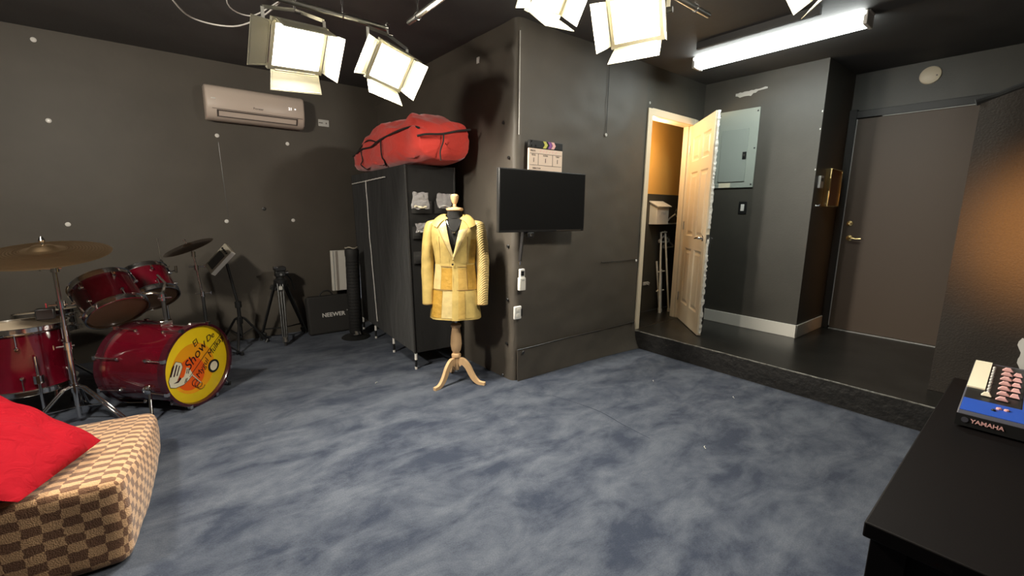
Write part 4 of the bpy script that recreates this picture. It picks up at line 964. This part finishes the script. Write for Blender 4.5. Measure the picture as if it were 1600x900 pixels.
def stand_legs(e, z, r, azs, m='chrome', rr=.009, thick=.018):
    for az in azs:
        a = R(az); d = Vector((math.cos(a), math.sin(a), 0)); q = Vector((-d.y, d.x, 0))
        b = MB(); 
        for s in (-1, 1): b.tube([d*.02+q*s*.010+Vector((0, 0, z)), d*.06+q*s*.010+Vector((0, 0, z-.01)), d*r+q*s*.010+Vector((0, 0, .018))], .0065, 8)
        lg = b.build('leg', m, e)
        MB().bar(Vector((0, 0, z*.42)), d*r*.52+Vector((0, 0, z*.52)), .014, .004).build('brace', m, e)
        b = MB(); b.lathe([(.0001, 0), (.015, 0), (.015, .025), (.010, .034), (.0001, .034)], 12, Matrix.Translation(d*r)); b.build('rubber_foot', 'black', lg)
def cymbal_mesh(e, o, nrm, r, m='cymbal'):
    F = zframe(o, nrm)
    prof = [(.006, .030*r/.3), (.02, .030*r/.3), (.045*r/.3, .024*r/.3), (.060*r/.3, .010*r/.3), (.075*r/.3, .004*r/.3)]+[(r*(.28+.72*i/8), .002-.030*r/.3*((i/8)**1.6)) for i in range(1, 9)]
    b = MB(); b.lathe([(rr, zz_) for rr, zz_ in prof], 72, F); 
    o_ = b.build('cymbal', m, e, smooth=60, solid=.0022)
    b = MB()
    for k in range(14):
        q = r*(.33+.65*k/14); z_ = .002-.030*r/.3*(((q/r-.28)/.72)**1.6)+.0017
        b.lathe([(q, z_), (q+.0016, z_+.0004), (q+.0032, z_)], 72, F)
    b.build('lathed_groove', m, o_, smooth=60)
    return o_
# ride cymbal stand
cs1 = empty('cymbal_stand', 'chrome stand holding the big bronze ride cymbal at the left', 'cymbal stand', (-.515, 3.72, 0))
MB().cyl((0, 0, .03), (0, 0, .50), .0145).build('lower_tube', 'chrome', cs1); MB().cyl((0, 0, .48), (-.004, 0, .99), .0105).build('upper_tube', 'chrome', cs1)
for z, nm in ((.50, 'height_clamp'), (.76, 'height_clamp'), (.98, 'tilter_joint')):
    b = MB(); b.cyl((0, 0, z-.022), (0, 0, z+.022), .021); b.cyl((-.05, -.01, z), (.03, -.005, z), .006); b.bar((-.06, -.01, z-.012), (-.06, -.01, z+.016), .012, .005); b.build(nm, 'chrome', cs1)
b = MB(); b.cyl((-.01, 0, .99), (-.03, .0, 1.02), .012); b.cyl((-.028, 0, 1.01), (-.034, 0, 1.165), .005); b.lathe([(.012, 0), (.016, .01), (.008, .03), (.0001, .032)], 14, Matrix.Translation((-.034, 0, 1.137))); b.build('tilter', 'chrome', cs1)
MB().lathe([(.0001, 0), (.02, 0), (.02, .012), (.0001, .012)], 14, Matrix.Translation((-.034, 0, 1.080))).build('felt', 'blackmat', cs1)
cymbal_mesh(cs1, (-.034, 0, 1.090), (-.05, -.20, 1), .30)
stand_legs(cs1, .24, .30, (-40, 90, 215))
b = MB(); b.cyl((0, 0, .20), (0, 0, .26), .020); b.build('leg_collar', 'chrome', cs1)
MB().box(-.11, -.03, -.03, .03, .68, .745).build('clamp_block', 'darkmetal', cs1, bevel=.006)
# crash cymbal stand behind the bass drum
cs2 = empty('cymbal_stand', 'slim stand with a small tilted cymbal behind the bass drum', 'cymbal stand', (.235, 4.50, 0))
MB().cyl((0, 0, .03), (-.008, 0, .62), .0125).build('lower_tube', 'darkmetal', cs2); MB().cyl((-.008, 0, .60), (-.030, 0, .86), .009).build('upper_tube', 'chrome', cs2)
for z, x in ((.62, -.008), (.85, -.030)):
    b = MB(); b.cyl((x, 0, z-.022), (x, 0, z+.022), .018); b.cyl((x-.05, 0, z+.01), (x+.06, 0, z+.006), .006); b.cyl((x+.06, 0, z-.006), (x+.06, 0, z+.018), .006); b.build('height_clamp', 'chrome', cs2)
b = MB(); b.cyl((-.03, 0, .86), (-.040, 0, .955), .008); b.cyl((-.040, 0, .94), (-.040, 0, .985), .017); b.cyl((-.042, 0, .975), (-.085, 0, 1.07), .005); b.cyl((-.088, 0, 1.075), (-.092, 0, 1.085), .009); b.build('tilter', 'chrome', cs2)
cymbal_mesh(cs2, (-.072, 0, 1.035), (-.36, -.10, .93), .185, mat('dark_bronze', (.22, .16, .12), .3, 1))
stand_legs(cs2, .22, .26, (20, 140, 260), 'darkmetal')
# bare hi-hat stand rod
hh = empty('hi_hat_stand', 'bare hi-hat stand with thin upright rod behind the toms', 'cymbal stand', (-.02, 4.66, 0))
MB().cyl((0, 0, .04), (0, 0, .87), .011).build('tube', 'chrome', hh); MB().cyl((0, 0, .86), (-.008, 0, 1.09), .0035).build('pull_rod', 'steel', hh)
b = MB(); b.cyl((0, 0, .845), (0, 0, .885), .016); b.cyl((-.05, 0, .86), (.05, -.01, .855), .006); b.lathe([(.014, 0), (.014, .02), (.006, .03), (.0001, .03)], 12, Matrix.Translation((-.001, 0, .885))); b.build('clutch', 'chrome', hh)
b = MB(); b.cyl((.02, -.01, .80), (.10, -.03, .83), .007); b.cyl((.09, -.03, .80), (.09, -.03, .86), .010); b.build('side_clamp', 'chrome', hh)
stand_legs(hh, .22, .24, (0, 120, 240))
# drum module on its own black stand
ms = empty('module_stand', 'black tripod stand carrying a slanted grey drum module', 'stand', (.515, 4.86, 0))
MB().cyl((0, 0, .10), (0, 0, .45), .016).build('lower_tube', 'black', ms); MB().cyl((0, 0, .43), (-.06, 0, .83), .012).build('upper_tube', 'black', ms)
MB().cyl((0, 0, .40), (0, 0, .46), .028).build('height_clamp', 'black', ms); MB().cyl((0, 0, .24), (0, 0, .31), .026).build('leg_collar', 'black', ms)
for az in (-105, 15, 135):
    a = R(az); d = Vector((math.cos(a), math.sin(a), 0))
    lg = MB().tube([d*.02+Vector((0, 0, .30)), d*.05+Vector((0, 0, .28)), d*.235+Vector((0, 0, .015))], .011, 8).build('leg', 'black', ms)
    MB().bar((0, 0, .12), d*.12+Vector((0, 0, .18)), .014, .006).build('brace', 'black', ms)
    MB().cyl(d*.225+Vector((0, 0, 0)), d*.243+Vector((0, 0, .03)), .016).build('rubber_foot', 'darkmetal', lg)
dm = empty('drum_module', 'slanted grey electronic drum module beside the small cymbal', 'drum module', mw=Matrix.Translation((.405, 4.84, .875)) @ Matrix.Rotation(R(-18), 4, 'Z') @ Matrix.Rotation(R(-48), 4, 'Y') @ Matrix.Rotation(R(38), 4, 'X'))
MB().box(-.135, .135, -.085, .085, -.022, .022).build('case', 'gsilver', dm, bevel=.006)
MB().box(-.10, .06, -.055, .055, .0215, .026).build('screen', 'black', dm); MB().box(-.135, .135, -.087, -.08, -.02, .02).build('side_cheek', 'offwhite', dm, bevel=.002)
for i in range(4): MB().cyl((.09, -.05+.033*i, .022), (.09, -.05+.033*i, .032), .009).build('knob', 'black', dm)

# ================================================================== checkered lounger and cushion
sf = empty('checkered_lounger', 'low tan and brown checkered plush lounger in the foreground', 'lounger', (-.205, 2.05, 0), R(-5.0))
SW, SL, SH0, SH1 = 1.15, 1.02, .355, .215
me = bpy.data.meshes.new('plush_body'); bm = bmesh.new(); uvl = bm.loops.layers.uv.new('UVMap')
CU, CV = .052, .036
def rnd(x, y, z):          # rounded wedge, x from -SW..0, y 0..SL, z 0..1
    hgt = SH0+(SH1-SH0)*y/SL; zz_ = z*hgt; r = .045
    cx = min(max(x, -SW+r), -r); cy = min(max(y, r), SL-r); cz = min(max(zz_, r), hgt-r)
    d = Vector((x-cx, y-cy, zz_-cz)); l = d.length
    p = Vector((cx, cy, cz))+(d*(r/l) if l > 1e-6 else d)
    bul = .030*math.sin(math.pi*min(1, max(0, y/SL)))*math.sin(math.pi*z*.9+.2)
    if x > -r: p.x += bul
    if z > .99: p.z += .012*math.sin(math.pi*(x+SW)/SW)*math.sin(math.pi*y/SL)
    p += Vector((nz(p, 9, 1), nz(p, 9, 5), nz(p, 9, 9)))*.005
    return p
def sface(nu, nv, fn, uvf):
    g = [[bm.verts.new(rnd(*fn(i/nu, j/nv))) for i in range(nu+1)] for j in range(nv+1)]
    for j in range(nv):
        for i in range(nu):
            f_ = bm.faces.new((g[j][i], g[j][i+1], g[j+1][i+1], g[j+1][i])); f_.smooth = True
            for lp, (a, c) in zip(f_.loops, ((i, j), (i+1, j), (i+1, j+1), (i, j+1))): lp[uvl].uv = uvf(a/nu, c/nv)
sface(70, 64, lambda u, v: (-SW+SW*u, SL*v, 1), lambda u, v: (SW*u/CU, SL*v/CV+.5))
sface(64, 24, lambda u, v: (0, SL*u, v), lambda u, v: (SW/CU+(1-v)*SH0/CV, SL*u/CV+.5))
sface(70, 24, lambda u, v: (-SW+SW*u, 0, v), lambda u, v: (SW*u/CU, (v-1)*SH0/CV+.5))
sface(70, 24, lambda u, v: (-SW+SW*u, SL, v), lambda u, v: (SW*u/CU, SL/CV+(1-v)*SH0/CV+.5))
sface(64, 24, lambda u, v: (-SW, SL*u, v), lambda u, v: (-(1-v)*SH0/CU, SL*u/CV+.5))
bmesh.ops.remove_doubles(bm, verts=bm.verts, dist=.0015); bmesh.ops.recalc_face_normals(bm, faces=bm.faces); bm.to_mesh(me); bm.free()
me.materials.append(M['checker']); so = bpy.data.objects.new('plush_body', me); COL.objects.link(so); so.parent = sf
0 and MB().tube([(-SW+.03, .012, SH0-.012)]+[(-SW+SW*i/30, .008+.003*nz((i, 0, 0), .7), SH0-.008+.003*nz((i, 3, 0), .7)) for i in range(1, 30)], .007, 6).build('edge_piping', mat('tan_plush', (.56, .34, .18), .9), sf)
cu = empty('red_cushion', 'bright red plush cushion lying on the checkered lounger', 'cushion', (-.62, 2.35, .36))
A_, B_, C_, D_ = Vector((-.29, 2.47, .350)), Vector((-.45, 2.0, .395)), Vector((-.74, 2.80, .62)), Vector((-1.0, 2.1, .66))
base = Vector((-.62, 2.35, .36)); nrm = (B_-A_).cross(C_-A_).normalized(); nrm = nrm if nrm.z > 0 else -nrm
def cush(sg):
    def fn(u, v):
        p = (A_*(1-u)+C_*u)*(1-v)+(B_*(1-u)+D_*u)*v; e = (math.sin(math.pi*u)*math.sin(math.pi*v))
        pin = -.03*(math.sin(math.pi*u)*(1 if v < .01 or v > .99 else 0))
        th_k = (.085 if sg > 0 else .055)*e**.45+.022*nz((u*4, v*4, 0), 1.2)*e**.3+.008*nz((u*11, v*5, 2), 1.1)*e**.3
        return p+nrm*sg*th_k-base
    return fn
MB().grid(34, 34, cush(1)).grid(34, 34, cush(-1)).build('cover', 'redplush', cu, smooth=80)

# ================================================================== table with mixer
tb = empty('black_table', 'black table in the right foreground', 'table', (1.09, .175, 0), R(.8))
TL, TW, TZ = 1.32, .85, .72
MB().box(0, TL, -TW, 0, TZ-.034, TZ).build('tabletop', 'tabletop', tb, bevel=.003)
MB().box(.03, .05, -TW+.03, -.03, TZ-.115, TZ-.034).build('apron', 'tabletop', tb); MB().box(.05, TL-.05, -.05, -.03, TZ-.115, TZ-.034).build('apron', 'tabletop', tb); MB().box(TL-.05, TL-.03, -TW+.03, -.03, TZ-.115, TZ-.034).build('apron', 'tabletop', tb); MB().box(.05, TL-.05, -TW+.03, -TW+.05, TZ-.115, TZ-.034).build('apron', 'tabletop', tb)
for x in (.012, TL-.072):
    for y in (-.072, -TW+.012): MB().box(x, x+.06, y, y+.06, 0, TZ-.034).build('leg', 'tabletop', tb, bevel=.002)
mx_ = empty('audio_mixer', 'blue and black audio mixer on the black table', 'mixer', (1.845, .128, TZ), R(1.5))
DY, DXm = .42, .50     # local x depth away, y from 0 to -DY
b = MB(); pf = [(0, .008), (.0, .040), (.02, .048), (DXm, .098), (DXm, .008)]
b.add([(x, 0, z) for x, z in pf]+[(x, -DY, z) for x, z in pf], [tuple(range(5)), tuple(range(5, 10))[::-1]]+[(i, (i+1) % 5, 5+(i+1) % 5, 5+i) for i in range(5)]); b.build('chassis', 'mixgrey', mx_, bevel=.003)
top = lambda x: .048+(x-.02)/(DXm-.02)*.05
def strip(x0, x1, y0, y1, m, nm, h=.0015):
    b = MB(); vs = [(x0, y0, top(x0)), (x1, y0, top(x1)), (x1, y1, top(x1)), (x0, y1, top(x0))]; b.add(vs+[(x, y, z+h) for x, y, z in vs], [(0, 1, 2, 3), (4, 5, 6, 7), (0, 1, 5, 4), (1, 2, 6, 5), (2, 3, 7, 6), (3, 0, 4, 7)]); return b.build(nm, m, mx_)
strip(.02, .12, -.004, -DY+.006, 'blue', 'blue_panel'); strip(.12, DXm-.02, -.128, -.148, 'blue', 'blue_panel'); strip(.12, DXm-.02, -.005, -.125, 'black', 'channel_panel'); strip(.12, DXm-.02, -.152, -DY+.008, 'mixgrey', 'channel_panel')
strip(.215, .49, -.002, -.044, 'paper', 'masking_tape', .006)
b = MB(); b.bar((-.001, -DY, .024), (-.001, 0, .024), .004, .036); b.build('front_strip', 'black', mx_)
text('lettering', 'YAMAHA', .0165, 'rose', mx_, frame((-.004, -.066, .026), (0, -1, 0), (0, 0, 1)), offset=.0004, sx=1.0)
MB().lathe([(.008, 0), (.008, .001), (.0001, .001)], 20, zframe((-.0035, -.020, .026), (-1, 0, 0))).build('round_logo', 'mixgrey', mx_)
def knob(x, y, r, h, m, nm='knob'):
    z = top(x); MB().lathe([(r, 0), (r*.9, h*.7), (r*.6, h), (.0001, h)], 10, Matrix.Translation((x, y, z))).build(nm, m, mx_)
def capk(x, y, m, ln=.013):
    z = top(x); b = MB(); b.add([(x-.009, y-ln, z+.004), (x+.009, y-ln, z+.004), (x+.005, y-.005, z+.014), (x-.005, y-.005, z+.014), (x+.005, y+.005, z+.014), (x-.005, y+.005, z+.014), (x+.009, y+ln, z+.004), (x-.009, y+ln, z+.004)], [(0, 1, 2, 3), (3, 2, 4, 5), (5, 4, 6, 7), (0, 3, 5, 7), (1, 2, 4, 6)]); b.build('fader_cap', m, mx_, solid=.002)
for i in range(9): knob(.19+.031*i, -.052, .005, .010, 'ltgrey')
for i in range(7): capk(.155+.047*i, -.084, 'rose')
for i in range(5): capk(.20+.05*i, -.109, 'rose', .010)
capk(.165, -.050, 'paper', .011); knob(.085, -.082, .007, .006, 'pink'); knob(.085, -.098, .007, .006, 'pink'); knob(.065, -.072, .006, .006, 'black')
for i in range(10): knob(.13+.033*i, -.165, .006, .012, 'ltgrey')
for i in range(10): knob(.13+.033*i, -.195, .006, .012, 'ltgrey')
# pale upright bundle at the picture edge
pb = empty('paper_stack', 'pale crumpled sheet standing at the right edge behind the mixer', 'paper', (2.376, -.005, TZ))
MB().grid(12, 16, lambda u, v: (.006*math.sin(u*6+v*3)+.006*nz((u*3, v*3, 0), 1.5), .045-.16*u+.02*nz((v*3, 0, 0), 1.3), .003+.20*v-.02*u*v)).build('sheet', 'ltgrey', pb, smooth=80, solid=.004)

# ================================================================== closet things
mb = empty('mail_box', 'white slant-topped box hung on the closet wall', 'box', (4.55, 3.02, 1.215))
MB().add([(-.12, 0, 0), (.12, 0, 0), (.12, -.10, 0), (-.12, -.10, 0), (-.12, 0, .255), (.12, 0, .255), (.12, -.10, .205), (-.12, -.10, .205)], [(0, 1, 2, 3), (4, 5, 6, 7), (0, 1, 5, 4), (1, 2, 6, 5), (2, 3, 7, 6), (3, 0, 4, 7)]).build('body', 'white', mb, bevel=.004)
b = MB(); b.add([(-.135, 0, .262), (.135, 0, .262), (.135, -.125, .200), (-.135, -.125, .200)], [(0, 1, 2, 3)]); b.build('lid', 'white', mb, solid=.012)
text('lettering', 'mail', .06, 'ltgrey', mb, frame((.01, -.1015, .13), (1, 0, 0), (0, 0, 1)), shear=.2)
def hanger(x, y, z, label, sz=1):
    e = empty('coat_hanger', label, 'hanger', (x, y, z), 0, 'hangers in the closet')
    b = MB(); b.tube([(-.18*sz, 0, 0), (-.10*sz, 0, .05*sz), (0, 0, .095*sz), (.10*sz, 0, .05*sz), (.18*sz, 0, 0)], .010, 8); b.tube([(-.18*sz, 0, 0), (-.17*sz, 0, -.015), (.17*sz, 0, -.015), (.18*sz, 0, 0)], .010, 8); b.build('bar', 'ltgrey', e)
    b = MB(); b.tube([(0, 0, .095*sz), (0, 0, .13*sz)]+[(.022*math.sin(q), 0, .155*sz-.022*math.cos(q)) for q in [R(20+25*k) for k in range(9)]], .004, 6); b.build('hook', 'steel', e)
hanger(4.90, 2.98, 1.235, 'pale clothes hanger beside the white closet box'); hanger(4.82, 2.99, .95, 'pale hanger hooked low behind the folded white rack', .6); hanger(4.70, 2.975, 1.02, 'grey hanger against the black closet wall', .6)
fr_ = empty('folding_rack', 'folded white drying rack leaning inside the closet', 'drying rack', (4.66, 2.90, ZP))
for (x0, y0, x1, y1, z1) in ((-.115, -.03, -.025, .08, .945), (.045, -.05, .045, .07, .945), (.0, .05, -.06, .09, .60), (-.05, .0, .03, .08, .5)):
    b = MB(); b.cyl((x0, y0, .02), (x1, y1, z1), .011); b.cyl((x0, y0, 0), (x0, y0, .035), .017); b.build('pole', 'white', fr_)
for z, a0, a1 in ((.945, -.035, .055), (.48, -.08, .045), (.25, -.10, .045)): MB().cyl((a0, .03+.03*z, z), (a1, .03+.03*z, z), .008).build('rung', 'white', fr_)
hk = empty('wall_latch', 'small white hook low on the closet wall', 'hook', (4.44, 3.02, .52)); MB().box(-.05, .05, -.015, 0, -.02, .02).build('plate', 'ltgrey', hk, bevel=.004); MB().tube([(0, -.015, 0), (0, -.05, -.01), (.0, -.055, .02)], .008, 8).build('hook', 'ltgrey', hk)

# carpet seam and lint
fo = bpy.data.objects['floor']
MB().tube(smooth_path([(2.16, 2.2, .0), (2.234, 1.85, .001), (2.21, 1.6, .001), (2.197, 1.39, .0)], 6), .0016, 6).build('carpet_seam', mat('seam_blue', (.03, .04, .065), .9), fo)
for px0, py0 in ((2.35, 1.12), (3.2, 1.35), (3.0, 1.9), (1.2, 3.2)):
    MB().tube(smooth_path([(px0, py0, .004), (px0+.01, py0+.015, .006), (px0+.025, py0+.018, .004)], 4), .002, 5).build('lint', 'ltgrey', fo)
